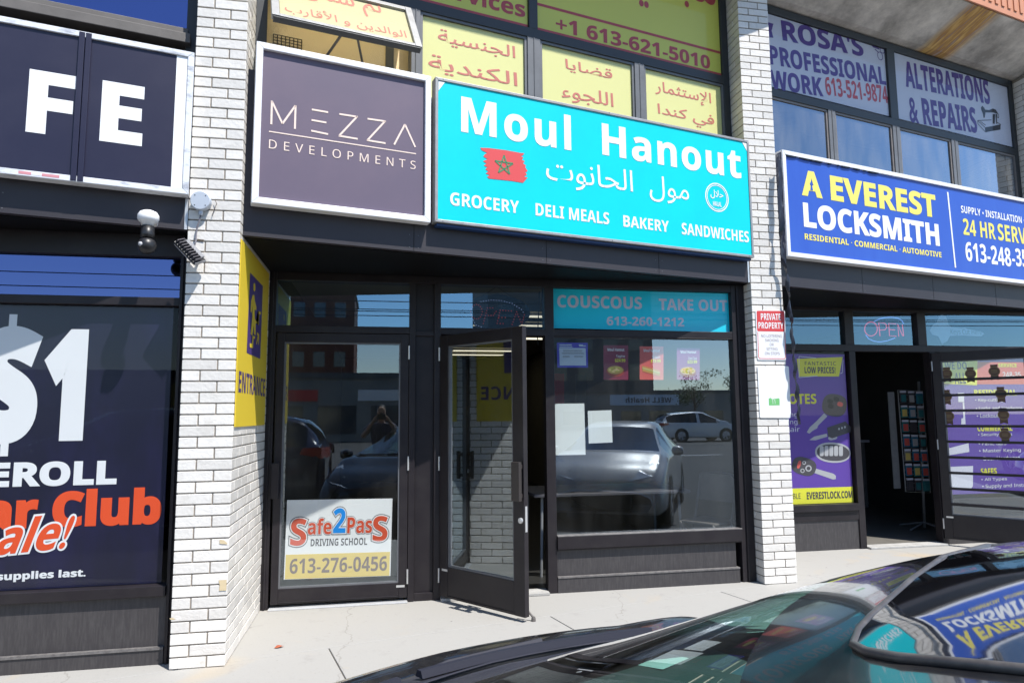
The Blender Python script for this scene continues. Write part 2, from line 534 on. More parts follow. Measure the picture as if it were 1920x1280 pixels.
class MB:
    def __init__(s):
        s.v, s.f, s.m = [], [], []

    def add(s, vs, fs, mi=0):
        k = len(s.v)
        s.v += [Vector(x) for x in vs]
        s.f += [[k + i for i in f] for f in fs]
        s.m += [mi] * len(fs)
        return s

    def hexa(s, p, mi=0):                       # p: 4 back then 4 front corners, each ring anticlockwise seen from front
        return s.add(p, [(3, 2, 1, 0), (4, 5, 6, 7), (0, 1, 5, 4), (1, 2, 6, 5), (2, 3, 7, 6), (3, 0, 4, 7)], mi)

    def box(s, pl, u0, u1, v0, v1, n0, n1, mi=0):
        if u1 < u0: u0, u1 = u1, u0
        if v1 < v0: v0, v1 = v1, v0
        if n1 < n0: n0, n1 = n1, n0
        return s.hexa([pl.pt(u, v, n) for n in (n0, n1) for u, v in ((u0, v0), (u1, v0), (u1, v1), (u0, v1))], mi)

    def prism(s, pl, pts, n0, n1, mi=0):        # outline pts anticlockwise in (u, v)
        if n1 < n0: n0, n1 = n1, n0
        a = sum(pts[i][0] * pts[(i + 1) % len(pts)][1] - pts[(i + 1) % len(pts)][0] * pts[i][1] for i in range(len(pts)))
        if a < 0: pts = pts[::-1]
        n = len(pts)
        vs = [pl.pt(u, v, n0) for u, v in pts] + [pl.pt(u, v, n1) for u, v in pts]
        return s.add(vs, [tuple(range(n - 1, -1, -1)), tuple(range(n, 2 * n))] + [(i, (i + 1) % n, n + (i + 1) % n, n + i) for i in range(n)], mi)

    def face(s, pl, pts, n=0.0, mi=0):          # one flat sheet
        a = sum(pts[i][0] * pts[(i + 1) % len(pts)][1] - pts[(i + 1) % len(pts)][0] * pts[i][1] for i in range(len(pts)))
        if a < 0: pts = pts[::-1]
        return s.add([pl.pt(u, v, n) for u, v in pts], [tuple(range(len(pts)))], mi)

    def stroke(s, pl, p, q, wd, n=0.0, mi=0):   # flat line in a plane
        d = Vector((q[0] - p[0], q[1] - p[1]))
        L = d.length or 1e-6
        nx, ny = -d.y / L * wd / 2, d.x / L * wd / 2
        return s.face(pl, [(p[0] - nx, p[1] - ny), (q[0] - nx, q[1] - ny), (q[0] + nx, q[1] + ny), (p[0] + nx, p[1] + ny)], n, mi)

    def disc(s, pl, u, v, ru, rv, n=0.0, mi=0, seg=32):
        return s.face(pl, [(u + ru * math.cos(2 * math.pi * i / seg), v + rv * math.sin(2 * math.pi * i / seg)) for i in range(seg)], n, mi)

    def ring(s, pl, u, v, ru, rv, wd, n=0.0, mi=0, seg=40, a0=0.0, a1=2 * math.pi):
        for i in range(seg):
            a, b = a0 + (a1 - a0) * i / seg, a0 + (a1 - a0) * (i + 1) / seg
            c = [(u + (ru - k) * math.cos(t), v + (rv - k) * math.sin(t)) for t, k in ((a, 0), (b, 0), (b, wd), (a, wd))]
            s.face(pl, c, n, mi)
        return s

    def tube(s, path, r, seg=8, mi=0, cap=True):
        path = [Vector(p) for p in path]
        rs = r if isinstance(r, (list, tuple)) else [r] * len(path)
        k = len(s.v)
        prev = None
        for i, p in enumerate(path):
            t = (path[min(i + 1, len(path) - 1)] - path[max(i - 1, 0)]).normalized()
            if prev is None:
                a = t.orthogonal().normalized()
            else:
                a = (prev - t * prev.dot(t)).normalized()
            prev = a
            b = t.cross(a)
            s.v += [p + (a * math.cos(2 * math.pi * j / seg) + b * math.sin(2 * math.pi * j / seg)) * rs[i] for j in range(seg)]
        for i in range(len(path) - 1):
            for j in range(seg):
                s.f.append([k + i * seg + j, k + i * seg + (j + 1) % seg, k + (i + 1) * seg + (j + 1) % seg, k + (i + 1) * seg + j])
                s.m.append(mi)
        if cap:
            s.f.append([k + j for j in range(seg - 1, -1, -1)])
            s.f.append([k + (len(path) - 1) * seg + j for j in range(seg)])
            s.m += [mi, mi]
        return s

    def lathe(s, o, ax, prof, seg=24, mi=0):    # prof: (distance along axis, radius)
        ax = Vector(ax).normalized()
        o = Vector(o)
        return s.tube_r([o + ax * h for h, r in prof], [max(r, 1e-4) for h, r in prof], ax, seg, mi)

    def tube_r(s, path, rs, ax, seg, mi):
        a = ax.orthogonal().normalized()
        b = ax.cross(a)
        k = len(s.v)
        for p, r in zip(path, rs):
            s.v += [p + (a * math.cos(2 * math.pi * j / seg) + b * math.sin(2 * math.pi * j / seg)) * r for j in range(seg)]
        for i in range(len(path) - 1):
            for j in range(seg):
                s.f.append([k + i * seg + j, k + i * seg + (j + 1) % seg, k + (i + 1) * seg + (j + 1) % seg, k + (i + 1) * seg + j])
                s.m.append(mi)
        s.f.append([k + j for j in range(seg - 1, -1, -1)])
        s.f.append([k + (len(path) - 1) * seg + j for j in range(seg)])
        s.m += [mi, mi]
        return s

    def build(s, name, mats, parent=None, bevel=0.0, smooth=False, origin=None):
        if isinstance(mats, str): mats = [mats]
        base = BASE[parent] if parent is not None else Vector(origin or (0, 0, 0))
        me = bpy.data.meshes.new(name)
        me.from_pydata([tuple(p - base) for p in s.v], [], s.f)
        for x in mats: me.materials.append(MATS[x])
        me.polygons.foreach_set('material_index', s.m)
        if smooth: me.polygons.foreach_set('use_smooth', [True] * len(me.polygons))
        me.update()
        o = bpy.data.objects.new(name, me)
        col.objects.link(o)
        if parent is not None:
            o.parent = parent
        elif origin is not None:
            o.location = origin
        BASE[o] = base
        if bevel:
            md = o.modifiers.new('bevel', 'BEVEL')
            md.width = bevel
            md.segments = 2
            md.limit_method = 'ANGLE'
            md.harden_normals = False
        return o


# ------------------------------------------------------------------ lettering
FORMS = {}
for cp in range(0xFE80, 0xFEFD):
    d = unicodedata.decomposition(chr(cp)).split()
    if d:
        FORMS[(tuple(int(x, 16) for x in d[1:]), d[0].strip('<>'))] = chr(cp)


def shape_arabic(t):
    cps = [ord(c) for c in t]
    units, i = [], 0
    while i < len(cps):
        if cps[i] == 0x644 and i + 1 < len(cps) and cps[i + 1] in (0x622, 0x623, 0x625, 0x627):
            units.append((cps[i], cps[i + 1]))
            i += 2
        else:
            units.append((cps[i],))
            i += 1

    def two(u): return (u, 'initial') in FORMS

    def join(u): return (u, 'final') in FORMS
    out = []
    for k, u in enumerate(units):
        pj = k > 0 and two(units[k - 1]) and join(u)
        nj = k + 1 < len(units) and two(u) and join(units[k + 1])
        f = 'medial' if pj and nj else 'final' if pj else 'initial' if nj else 'isolated'
        out.append(FORMS.get((u, f), ''.join(chr(c) for c in u)))
    return ''.join(reversed(out))


FONTC = {}
_fc = bpy.data.curves.new('lettering_source', 'FONT')
_fo = bpy.data.objects.new('lettering_source', _fc)
col.objects.link(_fo)


def glyphs(s, bold=0.0, shear=0.0, space=1.0):
    key = (s, bold, shear, space)
    if key not in FONTC:
        # sans-serif letter shapes: the bold alphabet for heavy lines, the plain one for light lines
        heavy = bold >= 0.012
        up_, lo_, di_ = (0x1D5D4, 0x1D5EE, 0x1D7EC) if heavy else (0x1D5A0, 0x1D5BA, 0x1D7E2)
        bold = max(bold - 0.018, 0.0) if heavy else bold
        _fc.body = ''.join(chr(up_ + ord(c) - 65) if 'A' <= c <= 'Z' else chr(lo_ + ord(c) - 97) if 'a' <= c <= 'z' else
                           chr(di_ + ord(c) - 48) if '0' <= c <= '9' else c for c in s)
        _fc.bevel_depth = max(bold, 0.0)
        _fc.bevel_resolution = 0
        _fc.shear = shear
        _fc.space_character = space
        _fc.resolution_u = 5
        dg = bpy.context.evaluated_depsgraph_get()
        dg.update()
        me = bpy.data.meshes.new_from_object(_fo.evaluated_get(dg))
        # the bevel ring thickens the strokes; flattened to a hair's rise so the letter stays one sheet
        vs = [(v.co.x, v.co.y, v.co.z / bold if bold > 0 else 1.0) for v in me.vertices]
        fs = [tuple(p.vertices) for p in me.polygons if all(vs[i][2] > -0.01 for i in p.vertices)]
        used = sorted({i for f in fs for i in f})
        re_ = {i: k for k, i in enumerate(used)}
        vs = [vs[i] for i in used]
        fs = [tuple(re_[i] for i in f) for f in fs]
        bpy.data.meshes.remove(me)
        FONTC[key] = (vs, fs)
    return FONTC[key]


def fit(mb, pl, s, u0, u1, v0, v1, n=0.002, bold=0.0, shear=0.0, space=1.0, mi=0, rot=0.0, arabic=False, ref=None):
    """Lay the string into the box; ref = (bold) whose bounds define the box, so an outline can be laid round it."""
    if arabic: s = shape_arabic(s)
    vs, fs = glyphs(s, bold, shear, space)
    rv = glyphs(s, ref, shear, space)[0] if ref is not None else vs
    x0, x1 = min(p[0] for p in rv), max(p[0] for p in rv)
    y0, y1 = min(p[1] for p in rv), max(p[1] for p in rv)
    ca, sa = math.cos(rot), math.sin(rot)
    pts = []
    for x, y, h in vs:
        a, b = (x - x0) / (x1 - x0) * (u1 - u0), (y - y0) / (y1 - y0) * (v1 - v0)
        pts.append(pl.pt(u0 + a * ca - b * sa, v0 + a * sa + b * ca, n + h * 0.0003))
    return mb.add(pts, fs, mi)


def fitpx(mb, pl, s, L, B, Rr, T, **k):
    return fit(mb, pl, s, pl.at(*L)[0], pl.at(*Rr)[0], pl.at(*B)[1], pl.at(*T)[1], **k)


def poly_px(mb, pl, pts, n=0.0, mi=0):
    return mb.face(pl, [pl.at(*p) for p in pts], n, mi)


def copy_tree(o, parent=None):
    c = o.copy()
    col.objects.link(c)
    c.parent = parent
    for ch in [x for x in bpy.data.objects if x.parent == o and x != c]:
        copy_tree(ch, c)
    return c
# ------------------------------------------------------------------ the building
PX, PY = 4.405, 1.055                          # one bay to the next (front pillar corner to corner)
LPX0, LPX1, LPY = -1.19, -0.885, 4.425         # left white pillar: front face from X0 to X1 at Y
SF = YPL(5.60)                                 # middle shopfront plane
SFL, SFR = YPL(5.60 - PY), YPL(5.60 + PY)
D_WIN, D_FAS, D_SIGN = 4.78, 4.59, 4.50        # upper windows, fascia band, sign faces (distance along the facade normal)
RUST_U = 5.0
stained_soffit()
B = thing('shop_building', (1.2, 5.6, 0), 'two storey shop row with white brick pillars, dark glazed shopfronts and a concrete overhang', 'building')


def brick_pillar():
    """White brick fin, 1.5 bricks wide: separate bricks in recessed mortar; local origin at its front left foot."""
    g = YPL(0)
    mb = MB()
    W, D, H, P = LPX1 - LPX0, 1.35, 5.5, 0.0667
    j = 0.009
    mb.box(g, 0.006, W - 0.006, 0, H, -D, -0.006, 1)
    n = int(H / P)
    rnd = random.Random(3)
    for k in range(n):
        z0, z1 = k * P + 0.004, k * P + P - 0.0045
        half, full = (W - j) / 3, (W - j) * 2 / 3
        odd = k % 2
        # front face: full|half then half|full
        cuts = [(0, half), (half + j, W)] if odd else [(0, full), (full + j, W)]
        for i, (a, b) in enumerate(cuts):
            e = rnd.uniform(-0.0012, 0.0012)
            mb.box(g, a, b, z0, z1, -(0.0965 if (b - a) > 0.15 else 0.203), e, 0)
        # both sides
        for sd in (0, 1):
            header_first = (odd == 1) if sd else (odd == 0)
            y = (0.0965 if header_first else 0.203) + j
            while y < D - 0.05:
                y2 = min(y + 0.203, D)
                e = rnd.uniform(-0.0012, 0.0012)
                if sd: mb.box(g, W - 0.06, W + e, z0, z1, -y2, -y, 0)
                else: mb.box(g, -e, 0.06, z0, z1, -y2, -y, 0)
                y = y2 + j
    return mb


pil = brick_pillar().build('brick_pillar', ['brick_white', 'mortar'], bevel=0.0025)
pil.parent = B
pil.location = Vector((LPX0, LPY, 0)) - BASE[B]
for k in (-1, 1, 2):
    c = pil.copy()
    col.objects.link(c)
    c.parent = B
    c.location = Vector((LPX0 + k * PX, LPY + k * PY, 0)) - BASE[B]
# two chipped bricks low on the left pillar
mb = MB()
lp = YPL(LPY)
for pts in (((412, 1011), (420, 1012), (426.5, 1018), (425, 1019.5), (412, 1018.5)), ((410, 1087), (425, 1086), (424.5, 1106), (411, 1106.5), (412, 1096)), ((318, 1158), (324, 1157), (330, 1160), (320, 1161))):
    mb = MB()
    poly_px(mb, lp, pts, 0.0025)
    mb.build('brick_chip', 'chip', B)


def u_at(pl, x, y): return pl.at(x, y)[0]


def v_at(pl, x, y): return pl.at(x, y)[1]


def frame_bar(mb, pl, u0, u1, v0, v1, n0=-0.10, n1=0.0, mi=0): mb.box(pl, u0, u1, v0, v1, n0, n1, mi)


# heights common to the middle bay
ZT1, ZT0 = v_at(SF, 640, 527.5), v_at(SF, 640, 611)          # transom panes
ZD = v_at(SF, 640, 625)                                      # top of the doors
uJ = u_at(SF, 518, 570)
uA0, uA1 = u_at(SF, 768, 570), u_at(SF, 827, 570)
uB0, uB1 = u_at(SF, 1021, 575), u_at(SF, 1038, 575)
uR = u_at(SF, 1372, 585)
UL, UR = LPX1, LPX0 + PX
ZH = 2.60
fr = MB()
fr.box(SF, UL, uJ, 0, ZH, -0.10, 0)
fr.box(SF, uR, UR - 0.004, 0, ZH, -0.10, -0.001)
fr.box(SF, uR + 0.045, uR + 0.06, 0, ZH, -0.05, 0.012)
fr.box(SF, UL + 0.02, UL + 0.035, 0, ZH, -0.05, 0.012)
fr.box(SF, uJ, uR, ZT1, ZH, -0.10, -0.002)
fr.box(SF, uJ, uA0, ZD + 0.004, ZT0, -0.10, -0.002)
fr.box(SF, uA1, uR, ZD + 0.004, ZT0, -0.10, -0.002)
for a, b in ((uA0, uA0 + 0.05), (uA1 - 0.055, uA1)): fr.box(SF, a, b, 0, ZT1, -0.10, 0)
fr.box(SF, uA0 + 0.05, uA1 - 0.055, 0, ZT1, -0.08, -0.035)
fr.box(SF, uA0 + 0.05, uA1 - 0.055, ZT0 - 0.07, ZT0 - 0.03, -0.034, -0.012)
fr.box(SF, uA0 + 0.05, uA1 - 0.055, 0, 0.06, -0.034, -0.008)
fr.box(SF, uB0, uB1, 0, ZT1, -0.10, 0.0)
# bay window: sill and bulkhead
wt, wb = v_at(SF, 1200, 634), v_at(SF, 1200, 999)
sl0 = v_at(SF, 1200, 1022)
fr.box(SF, uB1, uR, wt, ZD + 0.003, -0.10, -0.003)
fr.box(SF, uB1, uR, sl0, wb, -0.10, 0.022)
fr.box(SF, uB1, uR, sl0 - 0.012, sl0, -0.10, 0.006)
fr.box(SF, uB1, uR, 0.355, sl0 - 0.012, -0.10, -0.004)
frame_o = fr.build('storefront_frame', 'frame_dark', B, bevel=0.003)


def piece(name, m, parent, pl, *b, bevel=0.0):
    q = MB()
    q.box(pl, *b)
    return q.build(name, m, parent, bevel=bevel)


piece('bulkhead_panel', 'panel_dark', frame_o, SF, uB1 + 0.002, uR - 0.05, 0.13, 0.355, -0.09, -0.018)
piece('kick_plate', 'panel_dark', frame_o, SF, uB1 + 0.001, uR - 0.03, 0.0, 0.115, -0.09, 0.004)
piece('sill', 'sill_dusty', frame_o, SF, uB1 + 0.001, uR - 0.03, 0.115, 0.13, -0.09, 0.010, bevel=0.002)
piece('sill', 'sill_dusty', frame_o, SF, uB1, uR, wb, wb + 0.008, -0.05, 0.023, bevel=0.002)


def pane(name, pl, u0, u1, v0, v1, n, m, parent):
    q = MB()
    q.face(pl, [(u0, v0), (u1, v0), (u1, v1), (u0, v1)], n)
    return q.build(name, m, parent)


GN = -0.045
pane('pane', SF, uJ, uA0, ZT0, ZT1, GN, 'transom_glass', frame_o)
pane('pane', SF, uA1, uB0, ZT0, ZT1, GN, 'transom_glass', frame_o)
pane('pane', SF, uB1, uR, ZT0, ZT1, GN, 'poster_glass', frame_o)
pane('pane', SF, uB1, uR, wb, wt, GN, 'shop_glass', frame_o)


def glazed_door(pl, u0, u1, v0, v1, sl, sr, tr, br, mat_pane, hinge_u, handle_u, parent, hv=(0.83, 1.10), th=0.045, both=False, lock_v=0.80):
    """Aluminium door in its own plane: stiles and rails, pane, pull handle, lock, hinges."""
    d = MB()
    d.box(pl, u0, u0 + sl, v0, v1, -th, 0)
    d.box(pl, u1 - sr, u1, v0, v1, -th, 0)
    d.box(pl, u0 + sl, u1 - sr, v1 - tr, v1, -th, -0.001)
    d.box(pl, u0 + sl, u1 - sr, v0, v0 + br, -th, -0.001)
    d.box(pl, u0 + sl, u1 - sr, v0 + 0.012, v0 + 0.02, -0.001, 0.006)
    o = d.build('door', 'frame_dark', parent, bevel=0.003)
    b = MB()                                    # glazing beads
    for a in ((u0 + sl, u0 + sl + 0.012, v0 + br, v1 - tr), (u1 - sr - 0.012, u1 - sr, v0 + br, v1 - tr),
              (u0 + sl + 0.012, u1 - sr - 0.012, v0 + br, v0 + br + 0.012), (u0 + sl + 0.012, u1 - sr - 0.012, v1 - tr - 0.012, v1 - tr)):
        b.box(pl, *a, -th + 0.004, -0.008)
    b.build('glazing_bead', 'window_grey' if mat_pane == 'clear_glass' else 'frame_dark', o)
    pane('pane', pl, u0 + sl + 0.004, u1 - sr - 0.004, v0 + br + 0.004, v1 - tr - 0.004, -th / 2, mat_pane, o)
    h = MB()
    hw = 0.038 if both else 0.028
    h.box(pl, handle_u - hw, handle_u + hw, hv[0], hv[1], 0.030, 0.062)
    h.box(pl, handle_u - 0.02, handle_u + 0.02, hv[0] + 0.02, hv[0] + 0.05, 0.0, 0.030)
    h.box(pl, handle_u - 0.02, handle_u + 0.02, hv[1] - 0.05, hv[1] - 0.02, 0.0, 0.030)
    h.build('pull_handle', 'handle_brown' if both else 'frame_dark', o, bevel=0.004)
    k = MB()
    k.lathe(pl.pt(handle_u, lock_v, -0.001), pl.N, [(0, 0.021), (0.012, 0.020), (0.016, 0.012), (0.0165, 0.0)], 20)
    k.box(pl, handle_u - 0.002, handle_u + 0.002, lock_v - 0.008, lock_v + 0.004, 0.0165, 0.0172)
    k.build('lock_cylinder', 'metal_trim', o, smooth=False)
    for hz in (v0 + 0.16, (v0 + v1) / 2, v1 - 0.15):
        q = MB()
        q.tube([pl.pt(hinge_u, hz - 0.055, 0.006), pl.pt(hinge_u, hz + 0.055, 0.006)], 0.007, 8)
        q.build('hinge', 'metal_trim', o)
    q = MB()
    q.box(pl, hinge_u - 0.085 if hinge_u > (u0 + u1) / 2 else hinge_u + 0.03, hinge_u - 0.02 if hinge_u > (u0 + u1) / 2 else hinge_u + 0.095, v0 + br - 0.035, v0 + br - 0.018, -0.001, 0.001)
    q.build('maker_plate', 'metal_trim', o)
    return o


# closed door on the left
du0 = u_at(SF, 507, 1100)
gl, gr = u_at(SF, 524, 1000), u_at(SF, 750, 800)
door1 = glazed_door(SF, du0, uA0 - 0.004, 0.035, ZD, gl - du0, uA0 - 0.004 - gr, ZD - v_at(SF, 640, 642), v_at(SF, 634, 1098) - 0.035, 'clear_glass', uA0 - 0.002, u_at(SF, 518, 870), B, lock_v=v_at(SF, 514, 915))
th = MB()
th.box(SF, du0 - 0.01, uA0, 0.0, 0.012, -0.08, 0.035)
th.build('threshold', 'aluminium', B, bevel=0.002)
# open door: hinged at the mullion, swung out towards the street
HX, HY = uA1 - 0.01, 5.585
DV = Vector((0.598, -0.8015, 0)).normalized()
OD = PL((HX, HY, 0), DV, (DV.y, -DV.x, 0))
door2 = glazed_door(OD, 0.0, 0.905, 0.035, ZD - 0.012, 0.095, 0.105, 0.09, 0.235, 'clear_glass', 0.0, 0.875, B, both=True, hv=(0.84, 1.115), lock_v=0.70)
q = MB()
q.box(PL(OD.pt(0.905, 0, 0), -OD.N, OD.U), 0.012, 0.033, 0.62, 0.80, 0, 0.0015)
q.build('strike_plate', 'metal_trim', door2)
q = MB()
q.box(OD, 0.83, 0.87, 0.80, 0.98, -0.085, -0.065)
q.box(OD, 0.84, 0.86, 0.82, 0.84, -0.065, -0.045)
q.box(OD, 0.84, 0.86, 0.94, 0.96, -0.065, -0.045)
q.build('pull_handle', 'brown_grey', door2, bevel=0.003)
q = MB()
q.tube([OD.pt(0.84, 0.10, -0.055), OD.pt(0.91, 0.03, -0.075)], 0.008, 8)
q.lathe(OD.pt(0.915, 0.0, -0.077), (0, 0, 1), [(0, 0.017), (0.022, 0.015), (0.03, 0.012)], 14)
q.build('door_stop', 'brown_grey', door2)
q = MB()
q.tube([OD.pt(0.36, ZD - 0.05, -0.06), Vector((HX + 0.52, 5.60, ZD - 0.02))], 0.010, 6)
q.box(OD, 0.20, 0.46, ZD - 0.10, ZD - 0.045, -0.085, -0.046)
q.build('door_closer', 'window_black', door2)
q = MB()
q.box(SF, uA1, uB0, 0.0, 0.022, -0.10, 0.055)
q.build('threshold', 'curb_stone', B, bevel=0.003)

# ---- left shopfront
FL = SFL
ulj = u_at(FL, 334, 600)
zl1, zl0 = v_at(FL, 160, 476), v_at(FL, 160, 554)
zm1, zm0 = v_at(FL, 160, 570), v_at(FL, 160, 1104)
UE = -4.9
f = MB()
f.box(FL, ulj, LPX0 - 0.002, 0, ZH, -0.12, 0.0)
f.box(FL, ulj + 0.012, ulj + 0.024, 0, ZH, -0.05, 0.015)
f.box(FL, UE, ulj, zm1, zl0, -0.10, -0.004)
f.box(FL, UE, ulj, zl1, ZH, -0.10, -0.004)
f.box(FL, UE, ulj, zm0 - 0.06, zm0, -0.10, 0.018)
f.box(FL, UE, ulj, 0.41, zm0 - 0.06, -0.10, -0.004)
fl_o = f.build('storefront_frame', 'frame_dark', B, bevel=0.003)
piece('bulkhead_panel', 'panel_dark', fl_o, FL, UE, ulj - 0.001, 0.10, 0.41, -0.09, -0.016)
piece('kick_plate', 'panel_dark', fl_o, FL, UE, ulj - 0.001, 0.0, 0.085, -0.09, 0.003)
q = MB()
q.box(FL, UE, ulj - 0.001, 0.085, 0.10, -0.09, 0.010)
q.build('sill', 'sill_dusty', fl_o)
pane('pane', FL, UE, ulj, zl0, zl1, -0.05, 'blue_glass', fl_o)
pane('pane', FL, UE, ulj, zm0, zm1, -0.05, 'poster_glass', fl_o)

# ---- right shopfront
FR = SFR
XR0 = LPX1 + PX
r = [u_at(FR, *p) for p in ((1584, 615), (1600.5, 615), (1720.5, 615), (1736.5, 615))]
zr1, zr0, zrd = v_at(FR, 1660, 585), v_at(FR, 1660, 646.5), v_at(FR, 1660, 659)
urw = u_at(FR, 1594.5, 700)
udl = u_at(FR, 1606, 700)
HXR = u_at(FR, 1748, 720)
XR1 = LPX0 + 2 * PX
f = MB()
f.box(FR, XR0 + 0.001, XR0 + 0.06, 0, ZH, -0.10, 0)
f.box(FR, XR0 + 0.06, XR1, zr1, ZH, -0.10, -0.002)
f.box(FR, XR0 + 0.06, XR1, zrd, zr0, -0.10, -0.002)
f.box(FR, r[0], r[1], zr0, zr1, -0.10, 0)
f.box(FR, r[2], r[3], zr0, zr1, -0.10, 0)
f.box(FR, urw, udl, 0, zrd, -0.10, 0)
f.box(FR, HXR - 0.005, HXR + 0.07, 0, zrd, -0.10, 0)
f.box(FR, XR1 - 0.06, XR1, 0, ZH, -0.10, 0.001)
zs1, zs0 = v_at(FR, 1550, 945), v_at(FR, 1550, 958)
f.box(FR, XR0 + 0.06, urw, zs0, zs1, -0.10, 0.02)
f.box(FR, XR0 + 0.06, urw, zs0 - 0.10, zs0, -0.10, -0.004)
f.box(FR, HXR + 0.07, XR1 - 0.06, zs0 - 0.1, zs1, -0.10, 0.004)
fr_o = f.build('storefront_frame', 'frame_dark', B, bevel=0.003)
piece('bulkhead_panel', 'panel_dark', fr_o, FR, XR0 + 0.06, urw - 0.001, 0.0, zs0 - 0.10, -0.09, -0.015)
piece('bulkhead_panel', 'panel_dark', fr_o, FR, HXR + 0.07, XR1 - 0.06, 0.0, zs0 - 0.10, -0.09, -0.010)
for a, b in ((XR0 + 0.06, r[0]), (r[1], r[2]), (r[3], XR1 - 0.06)):
    pane('pane', FR, a, b, zr0, zr1, GN, 'teal_glass', fr_o)
pane('pane', FR, XR0 + 0.06, urw, zs1, zrd, GN, 'poster_glass', fr_o)
pane('pane', FR, HXR + 0.07, XR1 - 0.06, zs1, zrd, GN, 'poster_glass', fr_o)
OR_ = PL((HXR, 6.64, 0), DV, (DV.y, -DV.x, 0))
door3 = glazed_door(OR_, 0.0, 0.94, 0.07, zrd - 0.012, 0.085, 0.10, 0.10, 0.26, 'clear_glass', 0.0, 0.89, B, hv=(1.02, 1.06), lock_v=1.12)
for k in range(9):                              # security bars across the open door
    q = MB()
    z = 0.07 + 0.26 + 0.10 + k * 0.169
    q.box(OR_, 0.085, 0.84, z, z + 0.028, -0.006, 0.006)
    q.build('security_bar', 'frame_dark', door3)
q = MB()
q.box(FR, udl, HXR, 0.0, 0.02, -0.10, 0.06)
q.build('threshold', 'curb_stone', B, bevel=0.003)

# ---- fascia band, soffits and backing wall of each bay
for k in (-1, 0, 1):
    xa, xb = LPX1 + k * PX, LPX0 + (k + 1) * PX
    pf = DPL(D_FAS)
    ua, ub = d_u(D_FAS, xa) + 0.002, d_u(D_FAS, xb) - 0.002
    q = MB()
    q.box(pf, ua, ub, 2.605, 3.72, -0.05, 0)
    fo = q.build('fascia', 'fascia_metal', B)
    q = MB()
    q.box(pf, ub - 0.022, ub - 0.004, 2.605, 2.80, 0, 0.006)
    q.build('fascia_trim', 'metal_trim', fo)
    for s_ in range(1, 4):                      # sheet joints and rivets of the band
        us = ua + (ub - ua) * s_ / 4 + 0.07
        piece('sheet_joint', 'soffit_black', fo, pf, us, us + 0.004, 2.606, 2.85, -0.01, 0.0008)
        for z in (2.63, 2.72):
            for d_ in (-0.03, 0.034):
                q = MB()
                q.lathe(pf.pt(us + d_, z, 0), pf.N, [(0, 0.004), (0.002, 0.003)], 8)
                q.build('rivet', 'window_grey', fo)
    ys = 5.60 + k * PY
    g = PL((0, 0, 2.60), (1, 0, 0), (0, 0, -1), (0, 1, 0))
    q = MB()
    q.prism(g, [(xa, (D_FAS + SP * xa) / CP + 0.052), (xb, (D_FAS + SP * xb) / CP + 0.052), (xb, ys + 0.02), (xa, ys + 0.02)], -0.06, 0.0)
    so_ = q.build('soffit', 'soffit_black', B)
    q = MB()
    q.box(DPL(D_WIN + 0.02), d_u(D_WIN, xa), d_u(D_WIN, xb), 2.70, 3.80, -0.10, 0.0)
    q.build('wall', 'interior_dark', B)

# ---- upper windows
DW = DPL(D_WIN)
zbar0, zbar1 = v_at(DW, 1100, 96), v_at(DW, 1100, 79)
ZTOP = 5.42


def upper_bay(k, mulls_low, mull_up, skip=None, mt='window_black'):
    ua, ub = d_u(D_WIN, LPX1 + k * PX), d_u(D_WIN, LPX0 + (k + 1) * PX)
    q = MB()
    q.box(DW, ua, ua + 0.075, 3.78, 5.5, -0.10, 0)
    q.box(DW, ub - 0.075, ub, 3.78, 5.5, -0.10, 0)
    q.box(DW, ua + 0.075, ub - 0.075, ZTOP, 5.5, -0.10, -0.002)
    q.box(DW, ua + 0.075, ub - 0.075, zbar0, zbar1, -0.10, 0.004)
    q.box(DW, ua + 0.075, ub - 0.075, 3.78, 3.84, -0.10, 0.03)
    for a, b in mull_up: q.box(DW, a, b, zbar1, ZTOP, -0.10, 0.002)
    fo = q.build('upper_window_frame', mt, B, bevel=0.003)
    edges = [ua + 0.075]
    for a, b in mulls_low:
        g = MB()
        g.box(DW, a, b, 3.84, zbar0, -0.08, 0.006)
        g.box(DW, (a + b) / 2 - 0.004, (a + b) / 2 + 0.004, 3.84, zbar0, 0.006, 0.012)
        g.build('mullion', 'window_grey', fo, bevel=0.003)
        edges += [a, b]
    edges.append(ub - 0.075)
    for i in range(0, len(edges), 2):
        if skip is not None and i // 2 in skip: continue
        g = MB()
        a, b, c, d = edges[i], edges[i + 1], 3.84, zbar0
        o_, i_ = [(a, c), (b, c), (b, d), (a, d)], [(a + .022, c + .022), (b - .022, c + .022), (b - .022, d - .022), (a + .022, d - .022)]
        for m_ in range(4): g.hexa([DW.pt(*p, n_) for n_ in (-0.03, -0.006) for p in (o_[m_], o_[(m_ + 1) % 4], i_[(m_ + 1) % 4], i_[m_])])
        g.build('sash_frame', 'window_brown' if k else 'window_grey', fo)
    for i in range(0, len(edges), 2):
        if skip is not None and i // 2 in skip: continue
        pane('pane', DW, edges[i], edges[i + 1], 3.84, zbar0, -0.018, 'poster_glass' if k == 0 else 'hazy_glass', fo)
    e = [ua + 0.075] + [x for m_ in mull_up for x in m_] + [ub - 0.075]
    for i in range(0, len(e), 2):
        pane('pane', DW, e[i], e[i + 1], zbar1, ZTOP, -0.018, 'poster_glass', fo)
    return fo, edges, e


def mu(x0, x1, y): return (u_at(DW, x0, y), u_at(DW, x1, y))


win0, ed0, eu0 = upper_bay(0, [mu(771, 788, 60), mu(989, 1013, 110), mu(1190, 1208, 150)], [mu(992, 1008, 30)], skip=[0])
win1, ed1, eu1 = upper_bay(1, [mu(1554, 1567, 240), mu(1676, 1689, 280), mu(1786, 1798, 300)], [mu(1664, 1678, 120)])
